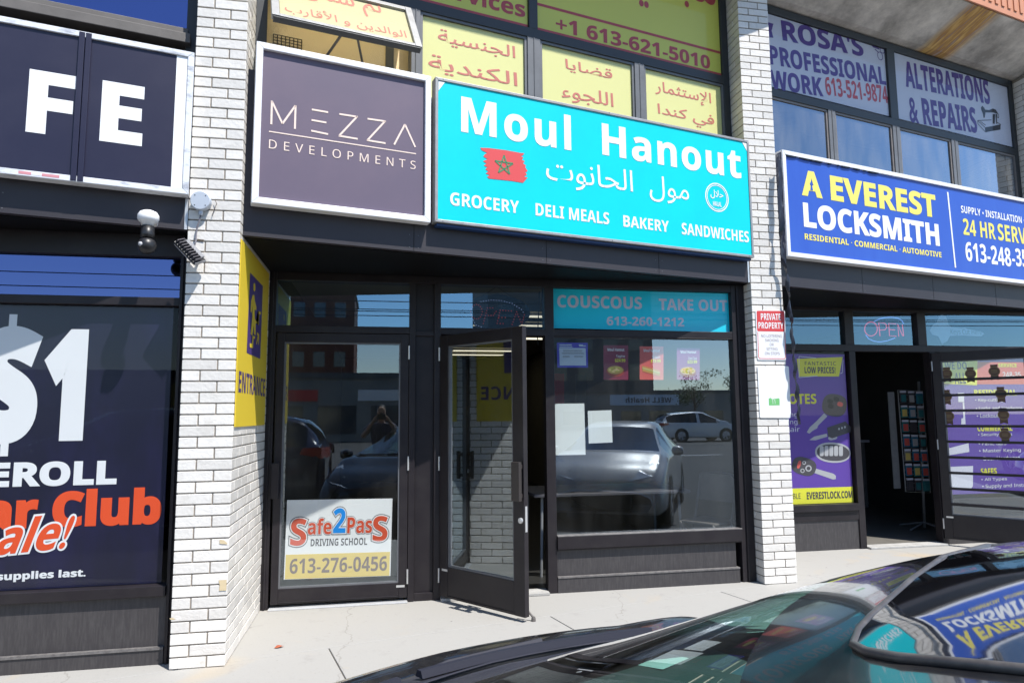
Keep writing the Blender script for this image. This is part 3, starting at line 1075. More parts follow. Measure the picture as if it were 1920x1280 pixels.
# upper window over the left shop: brown-grey sill and frame
q = MB()
ub = d_u(D_WIN, LPX0)
uu = u_at(DW, 351, 30)
q.box(DW, uu, ub, 3.6, 5.5, -0.10, 0.0)
q.box(DW, -6, uu, 5.42, 5.5, -0.10, 0.0)
winl = q.build('upper_window_frame', 'window_black', B, bevel=0.003)
q = MB()
zs_a, zs_b = v_at(DW.off(0.05), 330, 76), v_at(DW.off(0.05), 330, 58)
q.box(DW, -6, u_at(DW.off(0.05), 357, 70), zs_a, zs_b, -0.10, 0.05)
q.box(DW, -6, uu + 0.01, zs_b, zs_b + 0.05, -0.10, 0.015)
q.build('sill', 'brown_grey', winl, bevel=0.004)
pane('pane', DW, -6, uu, zs_b + 0.05, 5.42, -0.045, 'blue_glass', winl)

# open sash hinged at the top
u0s, u1s = ed0[0] + 0.005, ed0[1] - 0.005
TILT = R(33)
SH = PL(DW.pt(0, zbar0 - 0.005, 0.012), DW.U, DW.N * math.cos(TILT) + Vector((0, 0, 1)) * math.sin(TILT), Vector((0, 0, 1)) * math.cos(TILT) - DW.N * math.sin(TILT))
sh_h = 0.56
q = MB()
q.box(SH, u0s, u0s + 0.05, -sh_h, 0, -0.04, 0)
q.box(SH, u1s - 0.05, u1s, -sh_h, 0, -0.04, 0)
q.box(SH, u0s + 0.05, u1s - 0.05, -0.045, 0, -0.04, -0.001)
q.box(SH, u0s + 0.05, u1s - 0.05, -sh_h, -sh_h + 0.03, -0.04, -0.001)
q.box(SH, u0s + 0.01, u1s - 0.01, -sh_h - 0.012, -sh_h, -0.05, -0.008, 1)
sash = q.build('sash', ['grey_frame', 'window_black'], B, bevel=0.002)
pane('pane', SH, u0s + 0.05, u1s - 0.05, -sh_h + 0.03, -0.045, -0.015, 'poster_glass', sash)
um = (u0s + u1s) / 2
q = MB()
top = SH.pt(um, -sh_h, -0.03)
for s_ in (-1, 1):
    q.tube([top + SH.U * (0.05 * s_), DW.pt(um + 0.19 * s_, 3.88, -0.03)], 0.009, 6)
q.tube([top - SH.U * 0.06, top + SH.U * 0.06], 0.012, 6)
q.build('stay_arm', 'brown_grey', win0)
# room behind the open sash: tan water-stained board, pale strip
q = MB()
bd = DW.off(-0.125)
q.face(bd, [(u0s - 0.06, 3.7), (u1s + 0.06, 3.7), (u1s + 0.06, 4.9), (u0s - 0.06, 4.9)])
q.build('stained_board', 'tan_board', B)
q = MB()
q.box(DW.off(-0.11), u1s - 0.16, u1s - 0.10, 3.7, 4.6, -0.014, 0, 0)
q.build('inner_post', 'brown_grey', B)

# ---- roof overhang
SLOPE = [(4.95, 5.50), (4.70, 5.52), (4.17, 5.72), (4.17, 5.95), (4.95, 5.95)]
def cz(u, c, z): return Vector((CP * u - SP * c, SP * u + CP * c, z))
q = MB()
ua, ub = -9.0, 17.0
k = len(SLOPE)
q.add([cz(ua, c, z) for c, z in SLOPE] + [cz(ub, c, z) for c, z in SLOPE],
      [tuple(range(k)), tuple(range(2 * k - 1, k - 1, -1))] + [((i + 1) % k, i, k + i, k + (i + 1) % k) for i in range(k)])
roof = q.build('roof_overhang', 'soffit_concrete', B)
pe = DPL(4.165)
q = MB()
q.box(pe, ua, ub, 5.725, 6.6, 0.0, 0.02)
x = ua
while x < ub:
    q.box(pe, x, x + 0.05, 5.80, 6.6, 0.02, 0.030)
    x += 0.11
q.build('roof_edge', 'orange_metal', roof)
q = MB()
q.box(pe, ua, ub, 5.95, 9.0, -9.0, -0.9)
q.build('upper_wall', 'curb_stone', B)

# ---- rooms behind the glass
def room(x0, x1, y0, y1, h, wall, fl, ce, shut=True):
    g = PL((0, 0, 0), (1, 0, 0), (0, 0, 1), (0, 1, 0))
    q = MB()
    q.face(g, [(x0, y0), (x1, y0), (x1, y1), (x0, y1)], 0.012)
    q.build('floor', fl, B)
    q = MB()
    q.face(g, [(x0, y0), (x1, y0), (x1, y1), (x0, y1)], h)
    q.build('ceiling', ce, B)
    q = MB()
    for a, b in (((x0, y0), (x0, y1)), ((x0, y1), (x1, y1)), ((x1, y1), (x1, y0))):
        q.add([(a[0], a[1], 0), (b[0], b[1], 0), (b[0], b[1], h), (a[0], a[1], h)], [(0, 1, 2, 3)])
    q.build('interior_wall', wall, B)


room(-0.872, 3.203, 5.70, 15.5, 2.75, 'interior_wall', 'interior_floor', 'ceiling_white')
room(XR0 + 0.014, XR1 - 0.012, 6.76, 12.0, 2.75, 'shop_wall', 'shop_floor', 'ceiling_white')
room(UE, LPX0 - 0.01, 4.67, 10.0, 2.75, 'interior_dark', 'interior_dark', 'interior_dark')
# closed backs: flat ceiling slabs over the ground floor and side closure so no light leaks in
q = MB()
q.box(DPL(4.90), -9, 17, 2.76, 2.86, -12, 0)
q.build('floor_slab', 'interior_dark', B)
q = MB()
q.box(DPL(4.80 + 2.2), -9, 17, 2.86, 5.5, -0.1, 0)
q.build('interior_wall', 'interior_dark', B)
# ------------------------------------------------------------------ box signs on the fascia
DS = DPL(D_SIGN)


def sign_box(name, label, u0, u1, v0, v1, fw, fmat, pmat, recess=0.02, depth=0.085, pl=DS, extra=0.0, group='box signs over the shops'):
    t = thing(name, pl.pt((u0 + u1) / 2, v0, 0), label, 'sign', group)
    q = MB()                                    # mitred frame
    o = [(u0, v0), (u1, v0), (u1, v1), (u0, v1)]
    i = [(u0 + fw, v0 + fw), (u1 - fw, v0 + fw), (u1 - fw, v1 - fw), (u0 + fw, v1 - fw)]
    for k in range(4):
        a, b, c, d = o[k], o[(k + 1) % 4], i[(k + 1) % 4], i[k]
        q.hexa([pl.pt(*p, n) for n in (-depth, 0) for p in (a, b, c, d)])
    q.build('frame', fmat, t, bevel=0.003)
    p = MB()
    p.box(pl, u0 + fw, u1 - fw, v0 + fw, v1 - fw, -depth + 0.01, -recess)
    p.build('panel', pmat, t)
    return t, pl.off(-recess)


def letters(t, pl, items, m, n=0.002, name='lettering'):
    """items: (text, L, B, R, T pixel points, options); every line of text is a part of its own."""
    for it in items:
        q = MB()
        o = dict(it[5]) if len(it) > 5 else {}
        fitpx(q, pl, it[0], it[1], it[2], it[3], it[4], n=n, **o)
        q.build(name, m, t)


# 1 dark sign with white letters over the left shop (two panels and a white end strip)
fe1 = u_at(DS, 359, 230)
fv0, fv1 = v_at(DS, 250, 353), v_at(DS, 250, 77)
t, P = sign_box('shop_sign', 'dark navy sign with large white letters F and E in a white metal frame', -4.4, fe1, fv0, fv1, 0.035, 'white_frame_dirty', 'sign_navy', 0.012)
q = MB()
ud0, ud1 = u_at(DS, 140, 200), u_at(DS, 158, 200)
q.box(DS, ud0, ud0 + 0.030, fv0 + 0.005, fv1 - 0.005, -0.03, 0.004)
q.box(DS, ud0 + 0.034, ud0 + 0.064, fv0 + 0.005, fv1 - 0.005, -0.03, 0.004)
q.build('divider', 'sign_navy', t, bevel=0.002)
q = MB()
q.box(P, u_at(P, 326, 230), fe1 - 0.036, fv0 + 0.036, fv1 - 0.036, 0, 0.003)
q.build('end_strip', 'white', t)
letters(t, P, [('F', (47.6, 247), (47.6, 247), (143, 160), (56.4, 129.6), dict(bold=0.035)),
               ('E', (186, 264), (186, 264), (270.7, 180), (193.5, 151), dict(bold=0.035))], 'white')
q = MB()
for a, b, m in ((34, 58, 0), (58, 78, 1), (78, 111, 0)):
    u0, u1 = u_at(DS, a, 332), u_at(DS, b, 334)
    q.box(DS, u0, u1, fv0 + 0.010, fv0 + 0.026, 0, 0.001, m)
q.build('maker_label', ['pink_tape', 'lilac_white'], t)

# 2 plum developer sign
mu0, mu1 = u_at(DS, 476, 240), u_at(DS, 808, 300)
mv0, mv1 = v_at(DS, 640, 398.5), v_at(DS, 640, 109)
t, P = sign_box('shop_sign', 'square plum sign reading MEZZA DEVELOPMENTS in thin cream lines, white frame', mu0, mu1, mv0, mv1, 0.042, 'white_frame', 'sign_plum', 0.024)
q = MB()


def st(p, r_, wd=0.0125):
    q.stroke(P, P.at(*p), P.at(*r_), wd, 0.002)


c2 = lambda x, y: (460 + x / 3.048, y / 3.048)
for a, b in (((148, 712), (152, 577)), ((152, 580), (212, 708)), ((212, 708), (287, 604)), ((287, 604), (283, 738)),
             ((380, 627), (473, 643)), ((378, 687), (463, 702)), ((376, 748), (473, 768)),
             ((537, 653), (642, 669)), ((640, 666), (536, 777)), ((533, 777), (642, 795)),
             ((698, 680), (803, 695)), ((800, 692), (697, 803)), ((694, 802), (801, 820)),
             ((850, 828), (912, 712)), ((912, 712), (971, 842))):
    st(c2(*a), c2(*b))
st(c2(135, 752), c2(975, 880), 0.008)
q.build('logo', 'cream', t)
letters(t, P, [('DEVELOPMENTS', c2(135, 820), c2(135, 849), c2(973, 940), c2(135, 797), dict(space=1.75))], 'cream')

# 3 turquoise shop sign
DS2 = DPL(D_SIGN + 0.004)
hu0, hu1 = u_at(DS2, 816, 280), u_at(DS2, 1409.5, 375)
hv0, hv1 = v_at(DS2, 1112, 449), v_at(DS2, 1112, 204)
t, P = sign_box('shop_sign', 'long turquoise sign reading Moul Hanout with a red flag patch and Arabic script, grey frame', hu0, hu1, hv0, hv1, 0.022, 'grey_frame', 'sign_cyan', 0.008, pl=DS2)
c3 = lambda x, y: (800 + x / 2.56, y / 2.56)
BOLD = dict(bold=0.022)
letters(t, P, [('Moul', (864.5, 240), (864.5, 248), (1070, 230), (862.5, 176.5), dict(bold=0.028, space=1.12)),
               ('Hanout', (1129, 280), (1130, 291), (1389, 315), (1127.5, 231), dict(bold=0.028, space=1.08)),
               ('GROCERY', (844, 375), (844, 384.8), (973, 390), (843.7, 360), BOLD),
               ('DELI MEALS', (1004, 395), (1004.3, 404.3), (1142, 414), (1003, 380.5), BOLD),
               ('BAKERY', (1168.5, 415), (1169, 425), (1254, 430), (1168.4, 403.5), BOLD),
               ('SANDWICHES', (1278, 430), (1278.5, 439.5), (1404, 449), (1277.7, 417.5), BOLD)], 'white')
letters(t, P, [('الحانوت', (1023.8, 328), (1081, 357), (1186, 340), (1124, 310), dict(arabic=True)),
               ('مول', (1218, 363), (1255, 382), (1291.4, 365), (1241, 331), dict(arabic=True))], 'white', name='arabic_lettering')
q = MB()
flag = [(257, 710), (300, 712), (380, 722), (450, 735), (468, 737), (462, 745), (452, 752), (464, 757), (456, 768), (470, 774), (462, 785), (476, 795), (472, 803), (484, 821),
        (474, 828), (480, 840), (466, 848), (484, 853), (462, 878), (400, 868), (300, 858), (289, 850), (302, 842), (283, 833), (296, 824), (281, 812), (292, 804), (274, 795),
        (287, 786), (270, 774), (292, 765), (272, 752), (278, 742), (291, 735), (264, 722)]
poly_px(q, P, [c3(*p) for p in flag], 0.002)
q.build('flag_patch', 'flag_red', t)
q = MB()
su, sv = P.at(*c3(371, 794))
rr = 0.077
pts = [(su + rr * math.cos(R(90 + 144 * i)), sv + rr * math.sin(R(90 + 144 * i))) for i in range(6)]
for i in range(5): q.stroke(P, pts[i], pts[i + 1], 0.011, 0.004)
q.build('star', 'green', t)
q = MB()
hu, hv = P.at(*c3(1393, 948))
hr = (P.at(*c3(1448, 955))[0] - P.at(*c3(1336, 942))[0]) / 2
q.ring(P, hu, hv, hr, hr, 0.010, 0.002)
q.ring(P, hu, hv, hr * 0.86, hr * 0.86, 0.006, 0.002)
fit(q, P, 'حلال', hu - hr * 0.55, hu + hr * 0.55, hv - hr * 0.12, hv + hr * 0.5, arabic=True, bold=0.008)
fit(q, P, 'HALAL', hu - hr * 0.36, hu + hr * 0.36, hv - hr * 0.62, hv - hr * 0.3, bold=0.02)
q.build('halal_mark', 'white', t)
q = MB()
for sx_, sy in ((hu0 + 0.025, hv1 - 0.025), (hu1 - 0.025, hv1 - 0.025)):
    d = 0.05 if sx_ < hu0 + 1 else -0.05
    q.face(P, [(sx_, sy), (sx_ + d, sy), (sx_, sy - 0.075)], 0.0025)
q.build('peeled_corner', 'white', t)
q = MB()
for a in (0.02, 0.5, 0.98):
    for b in (0.009, hv1 - hv0 - 0.009): q.disc(DS2, hu0 + a * (hu1 - hu0), hv0 + b, 0.004, 0.004, 0.0008, seg=10)
q.build('screw', 'window_black', t)
q = MB()
q.box(DS2, hu0 + 0.02, hu1 - 0.02, hv0 - 0.022, hv0 - 0.004, -0.08, -0.02)
q.build('blue_rail', 'rail_blue', t)

# 4 locksmith sign
c5 = lambda x, y: (1440 + x / 3.2, 280 + y / 3.2)
eu0_ = u_at(DS, 1472, 380)
ev0, ev1 = v_at(DS, 1700, 506), v_at(DS, 1700, 327.5)
t, P = sign_box('shop_sign', 'blue locksmith sign reading A EVEREST LOCKSMITH in yellow and white, white frame', eu0_, 8.9, ev0, ev1, 0.042, 'white_frame', 'sign_royal', 0.016, depth=0.13)
LB = dict(bold=0.04)
letters(t, P, [('A', c5(203, 275), c5(203, 275), c5(327, 290), c5(255, 132), LB),
               ('EVEREST', c5(374, 240), c5(385, 308), c5(1006, 340), c5(375, 155), LB),
               ('RESIDENTIAL · COMMERCIAL · AUTOMOTIVE', c5(219, 520), c5(222, 541), c5(1040, 635), c5(220, 504), dict(bold=0.025)),
               ('24 HR', c5(1168, 450), c5(1170, 511), c5(1362, 490), c5(1168, 413), dict(bold=0.02)),
               ('SERVICE', c5(1378, 500), c5(1378, 545), c5(1650, 540), c5(1378, 445), dict(bold=0.02))], 'lemon')
letters(t, P, [('LOCKSMITH', c5(212, 400), c5(220, 467), c5(1026, 520), c5(207, 316), LB),
               ('SUPPLY • INSTALLATION • REPAIR', c5(1157, 360), c5(1160, 380), c5(1650, 450), c5(1157, 337), dict(bold=0.012)),
               ('613-248', c5(1183, 600), c5(1190, 669), c5(1456, 650), c5(1182, 553), dict(bold=0.022)),
               ('-35', c5(1462, 640), c5(1462, 697), c5(1556, 660), c5(1462, 590), dict(bold=0.022))], 'white')
q = MB()
q.stroke(P, P.at(*c5(1077, 257)), P.at(*c5(1124, 710)), 0.022, 0.002)
q.build('divider_line', 'white', t)
q = MB()
ku, kv = P.at(*c5(259, 216))
q.disc(P, ku, kv + 0.012, 0.018, 0.018, 0.004)
q.face(P, [(ku - 0.008, kv), (ku + 0.008, kv), (ku + 0.017, kv - 0.05), (ku - 0.017, kv - 0.05)], 0.004)
q.build('keyhole', 'sign_royal', t)
q = MB()
q.box(DS, eu0_ - 0.005, eu0_ - 0.0006, ev0 + 0.01, ev1 - 0.02, -0.128, -0.016)
q.build('side_panel', 'peeling_side', t)
q = MB()
rnd = random.Random(5)
for k in range(26):
    a = eu0_ + 0.03 + rnd.random() * 1.2
    q.box(DS, a, a + 0.02 + rnd.random() * 0.06, ev1 - 0.046 - rnd.random() * 0.006, ev1 - 0.041, -0.016, 0.0006)
q.build('flaking_paint', 'window_black', t)

# ------------------------------------------------------------------ window films on the upper floor
FP = DW.off(-0.023)


def film(label, u0, u1, v0, v1, m, pl=FP, group='lettered films in the upper windows'):
    t = thing('window_film', pl.pt((u0 + u1) / 2, v0), label, 'window film', group)
    q = MB()
    q.face(pl, [(u0, v0), (u1, v0), (u1, v1), (u0, v1)], 0)
    q.build('sheet', m, t)
    return t


AR = dict(arabic=True, bold=0.008)
G = 0.003
t = film('yellow film with red Arabic words between two window mullions above the dark plum sign corner', ed0[2] + G, ed0[3] - G, 3.85, zbar0 - G, 'yellow_pale')
letters(t, FP, [('الجنسية', (821, 75), (866, 93), (966, 94), (829, 55), AR), ('الكندية', (803, 120), (835, 141), (970, 148), (806, 101), AR)], 'rose', 0.002, 'arabic_lettering')
t = film('yellow film with two red Arabic words above the middle of the turquoise sign', ed0[4] + G, ed0[5] - G, 3.85, zbar0 - G, 'yellow_pale')
letters(t, FP, [('قضايا', (1060, 129), (1146, 153), (1148, 146.5), (1062, 111), AR), ('اللجوء', (1053, 178), (1097, 198), (1150, 193), (1146, 175), AR)], 'rose', 0.002, 'arabic_lettering')
t = film('yellow film with red Arabic words beside the right white pillar above the turquoise sign', ed0[6] + G, ed0[7] - G, 3.85, zbar0 - G, 'yellow_pale')
letters(t, FP, [('الإستثمار', (1228.5, 170), (1311, 197), (1333, 187.5), (1238, 153), AR), ('في كندا', (1233, 205), (1319, 241), (1339, 230), (1237, 195), AR)], 'rose', 0.002, 'arabic_lettering')
t = film('olive yellow film with the red word services, upper left pane', eu0[0] + G, eu0[1] - G, zbar1 + G, ZTOP - G, 'yellow_film')
letters(t, FP, [('Services', (800, -20), (983, 34), (984.5, 23), (983, 3), dict(bold=0.03))], 'brick_red')
q = MB()
q.box(FP, eu0[0] + G, eu0[1] - G, zbar1 + 0.015, zbar1 + 0.035, 0.001, 0.002)
q.build('red_rule', 'brick_red', t)
t = film('olive yellow film with a red telephone number +1 613-621-5010 in the large upper pane', eu0[2] + G, eu0[3] - G, zbar1 + G, ZTOP - G, 'yellow_film')
letters(t, FP, [('+1 613-621-5010', (1042, 48), (1070, 65), (1331, 117), (1069.5, 37.5), dict(bold=0.03))], 'brick_red')
letters(t, FP, [('مجدي', (1183, 4), (1291, 38), (1343, 35), (1291, -50), dict(arabic=True, bold=0.03))], 'brick_red', 0.002, 'arabic_lettering')
q = MB()
a, b = FP.at(1007, 10), FP.at(1352, 98)
q.box(FP, a[0], eu0[3] - G, (a[1] + b[1]) / 2 - 0.012, (a[1] + b[1]) / 2 + 0.012, 0.001, 0.002)
q.box(FP, eu0[2] + G, eu0[3] - G, zbar1 + 0.012, zbar1 + 0.034, 0.001, 0.002)
q.build('red_rule', 'brick_red', t)
SHF = SH.off(-0.022)
t = film('pale yellow film with red Arabic lines on the tilted open sash', u0s + 0.055, u1s - 0.055, -sh_h + 0.035, -0.05, 'yellow_sash', SHF)
letters(t, SHF, [('الوالدين و الأقارب', (534, 17), (760, 75), (761, 64), (535, 5), dict(arabic=True, bold=0.016)), ('لم شمل', (569, 2), (655, 24), (716, 27), (700, 0), AR)], 'rose', 0.002, 'arabic_lettering')

c4 = lambda x, y: (1400 + x / 3.048, y / 3.048)
t = film("pale film reading ROSA'S PROFESSIONAL WORK in purple beside the white pillar", eu1[0] + G, eu1[1] - G, zbar1 + 0.03, ZTOP - G, 'lilac_white')
PB = dict(bold=0.035)
def pr(r_): return dict(bold=0.035, rot=r_)


letters(t, FP, [("ROSA'S", c4(204, 200), c4(214, 236), c4(668, 270), c4(205, 118), pr(0.07)),
                ('PROFESSIONAL', c4(132, 330), c4(143, 372), c4(795, 420), c4(134, 260), pr(0.07)),
                ('WORK', c4(138, 470), c4(158, 515), c4(438, 510), c4(141, 400), pr(0.08))], 'film_violet')
letters(t, FP, [('613-521-9874', c4(453, 500), c4(465, 547), c4(808, 540), c4(453, 441), dict(bold=0.022, rot=0.09))], 'scarlet', name='phone_number')
cs = lambda x, y: FP.at(1600 + x / 11.2, 50 + y / 11.2)
q = MB()
for a, b, w_ in (((245, 150), (430, 425), 0.020), ((220, 190), (425, 440), 0.016), ((430, 430), (545, 475), 0.018), ((450, 480), (520, 545), 0.012)):
    q.stroke(FP, cs(*a), cs(*b), w_, 0.002)
for x, y, rx_, ry_ in ((605, 510, 50, 58), (560, 622, 58, 88)):
    a, b = cs(x, y)
    q.ring(FP, a, b, cs(x + rx_, y + rx_ * .24)[0] - a, b - cs(x, y + ry_)[1], 0.008, 0.002, seg=24)
poly_px(q, FP, [c4(*p) for p in ((118, 128), (152, 138), (142, 178), (152, 218), (118, 214))], 0.002)
q.build('scissors_mark', 'film_violet', t)
t = film('pale film reading ALTERATIONS & REPAIRS in purple with a sewing machine drawing', eu1[2] + G, eu1[3] - G, zbar1 + 0.03, ZTOP - G, 'lilac_white')
letters(t, FP, [('ALTERATIONS', c4(905, 430), c4(915, 500), c4(1391, 560), c4(907, 350), pr(0.05)), ('& REPAIRS', c4(930, 640), c4(940, 702), c4(1318, 720), c4(935, 548), pr(0.06))], 'film_violet')
cm = lambda x, y: FP.at(1780 + x / 11.2, 180 + y / 11.2)
q = MB()
for pts in (((745, 665), (1075, 600), (1070, 710), (755, 765)), ((660, 250), (690, 210), (735, 260), (760, 330), (740, 460), (715, 465), (700, 370), (672, 310)),
            ((740, 290), (830, 300), (910, 268), (970, 290), (1010, 350), (1000, 380), (920, 350), (840, 352), (760, 350)), ((908, 385), (958, 385), (950, 590), (908, 585)), ((966, 390), (990, 390), (1003, 590), (982, 588))):
    q.face(FP, [cm(*p) for p in pts], 0.002)
for a, b in (((590, 520), (745, 665)), ((590, 520), (880, 507)), ((598, 590), (750, 755)), ((590, 520), (600, 595)), ((1000, 560), (1075, 602)), ((650, 540), (760, 620))):
    q.stroke(FP, cm(*a), cm(*b), 0.009, 0.0022)
a, b = cm(1015, 415)
q.ring(FP, a, b, 0.022, 0.034, 0.010, 0.002, seg=18)
q.build('sewing_machine_mark', 'ink', t)

# ------------------------------------------------------------------ posters and signs at street level
# left shop: dark poster filling the window
LP_ = FL.off(-0.056)
t = thing('window_poster', LP_.pt(-2.5, zm0), 'huge dark navy poster with $1, EROLL and orange Club Sale lettering filling the left window', 'poster')
q = MB()
q.face(LP_, [(UE, zm0 + 0.003), (u_at(LP_, 318, 750), zm0 + 0.003), (u_at(LP_, 318, 750), zm1 - 0.003), (UE, zm1 - 0.003)])
q.build('sheet', 'poster_navy', t)
letters(t, LP_, [('S', (-42, 700), (40, 832), (75.5, 720), (40, 611), dict(bold=0.075)), ('1', (86, 640), (130, 826), (166, 640), (130, 617), dict(bold=0.085)),
                 ('EROLL', (-19, 885), (150, 909.5), (219.3, 890), (150, 863.5), dict(bold=0.05)),
                 ('supplies last.', (-6, 1083), (45, 1089.5), (160.5, 1081), (111, 1067.5), dict(bold=0.045))], 'white')
q = MB()
for x0, x1, y0, y1 in ((17, 32, 589, 622), (1, 16, 820, 855)):
    a, b = LP_.at(x0, (y0 + y1) / 2), LP_.at(x1, (y0 + y1) / 2)
    q.box(LP_, a[0], b[0], v_at(LP_, x0, y1), v_at(LP_, x0, y0), 0.001, 0.002)
q.build('dollar_bar', 'white', t)
letters(t, LP_, [('ar Club', (-32, 950), (100, 989), (303, 952), (255, 913.5), dict(bold=0.055))], 'orange_red', name='orange_lettering')
sk = dict(shear=0.45, rot=R(4))
letters(t, LP_, [('ale!', (-6, 1010), (4, 1042), (146, 985), (20, 972), dict(bold=0.075, ref=0.045, **sk))], 'white', 0.0028, 'sale_outline')
letters(t, LP_, [('ale!', (-6, 1010), (4, 1042), (146, 985), (20, 972), dict(bold=0.03, ref=0.045, **sk))], 'orange_red', 0.0036, 'sale_lettering')

# yellow entrance sign on the pillar's side
XP = PL((LPX1 + 0.006, 0, 0), (0, 1, 0), (1, 0, 0))
t = thing('entrance_sign', XP.pt(5.0, 1.39), 'tall yellow ENTRANCE sign with a stair climbing figure on the left pillar side', 'sign')
ya, yb = 4.445, 5.52
za, zb = v_at(XP, 470, 798), v_at(XP, 458, 455)
q = MB()
q.box(XP, ya, yb, za, zb, -0.004, 0.002)
q.build('panel', 'yellow', t)
XQ = XP.off(0.002)
c6 = lambda x, y: (440 + x / 4.575, 500 + y / 4.575)
q = MB()
poly_px(q, XQ, [c6(*p) for p in ((132, 50), (241, 166), (218, 790), (102, 738))], 0.001)
q.build('pictogram_field', 'indigo', t)
q = MB()
poly_px(q, XQ, [c6(*p) for p in ((157, 150), (165, 138), (173, 150), (174, 200), (166, 213), (157, 200))], 0.003)
poly_px(q, XQ, [c6(*p) for p in ((152, 240), (165, 243), (169, 290), (183, 345), (182, 372), (166, 368), (170, 440), (177, 470), (176, 585), (163, 580), (160, 500), (148, 590), (133, 575), (148, 420), (150, 330), (140, 395), (132, 385), (137, 290))], 0.003)
poly_px(q, XQ, [c6(*p) for p in ((197, 378), (221, 388), (220, 410), (207, 408), (204, 498), (190, 492), (188, 470), (178, 466), (178, 482), (194, 488), (200, 500), (203, 465), (205, 378))], 0.003)
poly_px(q, XQ, [c6(*p) for p in ((150, 590), (172, 598), (170, 618), (158, 614), (154, 698), (126, 690), (126, 656), (145, 660))], 0.003)
poly_px(q, XQ, [c6(*p) for p in ((189, 560), (207, 580), (203, 660), (199, 676), (199, 610), (185, 668), (180, 660), (195, 592), (188, 585))], 0.003)
q.build('pictogram', 'yellow', t)
letters(t, XQ, [('ENTRANCE', c6(34, 980), c6(40, 1078), c6(258, 1030), c6(40, 890), dict(bold=0.012))], 'indigo', 0.001)

# driving school sign behind the glass of the closed door
GS = SF.off(-0.030)
p00, p10, p11, p01 = GS.at(532, 1086), GS.at(732, 1079), GS.at(734, 934), GS.at(535, 937)
e1 = Vector((p10[0] - p00[0], 0, p10[1] - p00[1]))
W1 = e1.length
S2 = PL(GS.pt(*p00), e1, GS.N, Vector((0, 0, 1)) - e1.normalized() * e1.normalized().z)
H1 = ((p11[1] + p01[1]) - (p10[1] + p00[1])) / 2
t = thing('driving_school_sign', S2.pt(W1 / 2, 0), 'white Safe2Pass Driving School sign with a gold phone number band inside the closed door', 'sign')
q = MB()
q.box(S2, 0, W1, 0, H1, -0.004, 0)
q.build('sheet', 'white', t)
k1, k2 = W1 / 1597.0, H1 / 1188.0
s8 = lambda x, y: ((x - 25) * k1, H1 - (y - 45 + (x - 800) * 0.02) * k2)


def b8(mb, s, x0, x1, y0, y1, **o):             # box given in the sign's own print coordinates, y down
    fit(mb, S2, s, (x0 - 25) * k1, (x1 - 25) * k1, H1 - (y1 - 45) * k2, H1 - (y0 - 45) * k2, **o)


q = MB()
q.box(S2, 0.008, W1 - 0.008, H1 - 1190 * k2 + 0.004, H1 - (865 - 45) * k2, 0, 0.001)
q.build('gold_band', 'gold', t)
word = [('S', 95, 330, 325, 735), ('afe', 348, 705, 330, 575), ('Pas', 940, 1320, 322, 570), ('S', 1330, 1560, 310, 700)]
two = ('2', 725, 915, 180, 560)
for nm, m_, ex, n_ in (('outline', 'mid_grey', 0.085, 0.001), ('white_edge', 'white', 0.055, 0.0016)):
    q = MB()
    for s_, x0, x1, y0, y1 in word + [two]: b8(q, s_, x0, x1, y0, y1, bold=ex, ref=0.028, n=n_)
    q.build(nm, m_, t)
q = MB()
for s_, x0, x1, y0, y1 in word: b8(q, s_, x0, x1, y0, y1, bold=0.028, n=0.0022)
q.build('red_lettering', 'safe_red', t)
q = MB()
b8(q, *two, bold=0.03, n=0.0022)
q.build('blue_numeral', 'blue', t)
q = MB()
b8(q, 'DRIVING SCHOOL', 400, 1250, 640, 748, bold=0.012, n=0.001)
q.build('lettering', 'charcoal', t)
q = MB()
b8(q, '613-276-0456', 105, 1565, 925, 1150, bold=0.02, n=0.002)
q.build('phone_number', 'digit_brown', t)

# turquoise strip over the bay window
GW = SF.off(-0.048)
t = thing('window_film', GW.pt(2.2, ZT0), 'turquoise film reading COUSCOUS TAKE OUT above the bay window', 'window film')
q = MB()
q.face(GW, [(uB1 + 0.002, v_at(GW, 1040, 615)), (uR - 0.003, ZT0 + 0.004), (uR - 0.003, ZT1 - 0.004), (uB1 + 0.002, ZT1 - 0.004)])
q.build('sheet', 'teal_film', t)
letters(t, GW, [('COUSCOUS', (1044.7, 565), (1054, 576.5), (1203.5, 569), (1054, 553), dict(bold=0.028)), ('TAKE OUT', (1235, 568), (1245, 581.5), (1363.5, 574), (1239, 559.5), dict(bold=0.028)),
                ('613-260-1212', (1137.5, 603), (1141, 610), (1282.5, 604), (1141, 593), dict(bold=0.03))], 'lilac_white')


def sheet_px(name, label, cat, pts, m, pl=GW, group=None, th=0.0015):
    b = pl.at(*pts[0])
    t = thing(name, pl.pt(*b), label, cat, group)
    q = MB()
    q.prism(pl, [pl.at(*p) for p in pts], -th, 0)
    q.build('sheet', m, t)
    return t


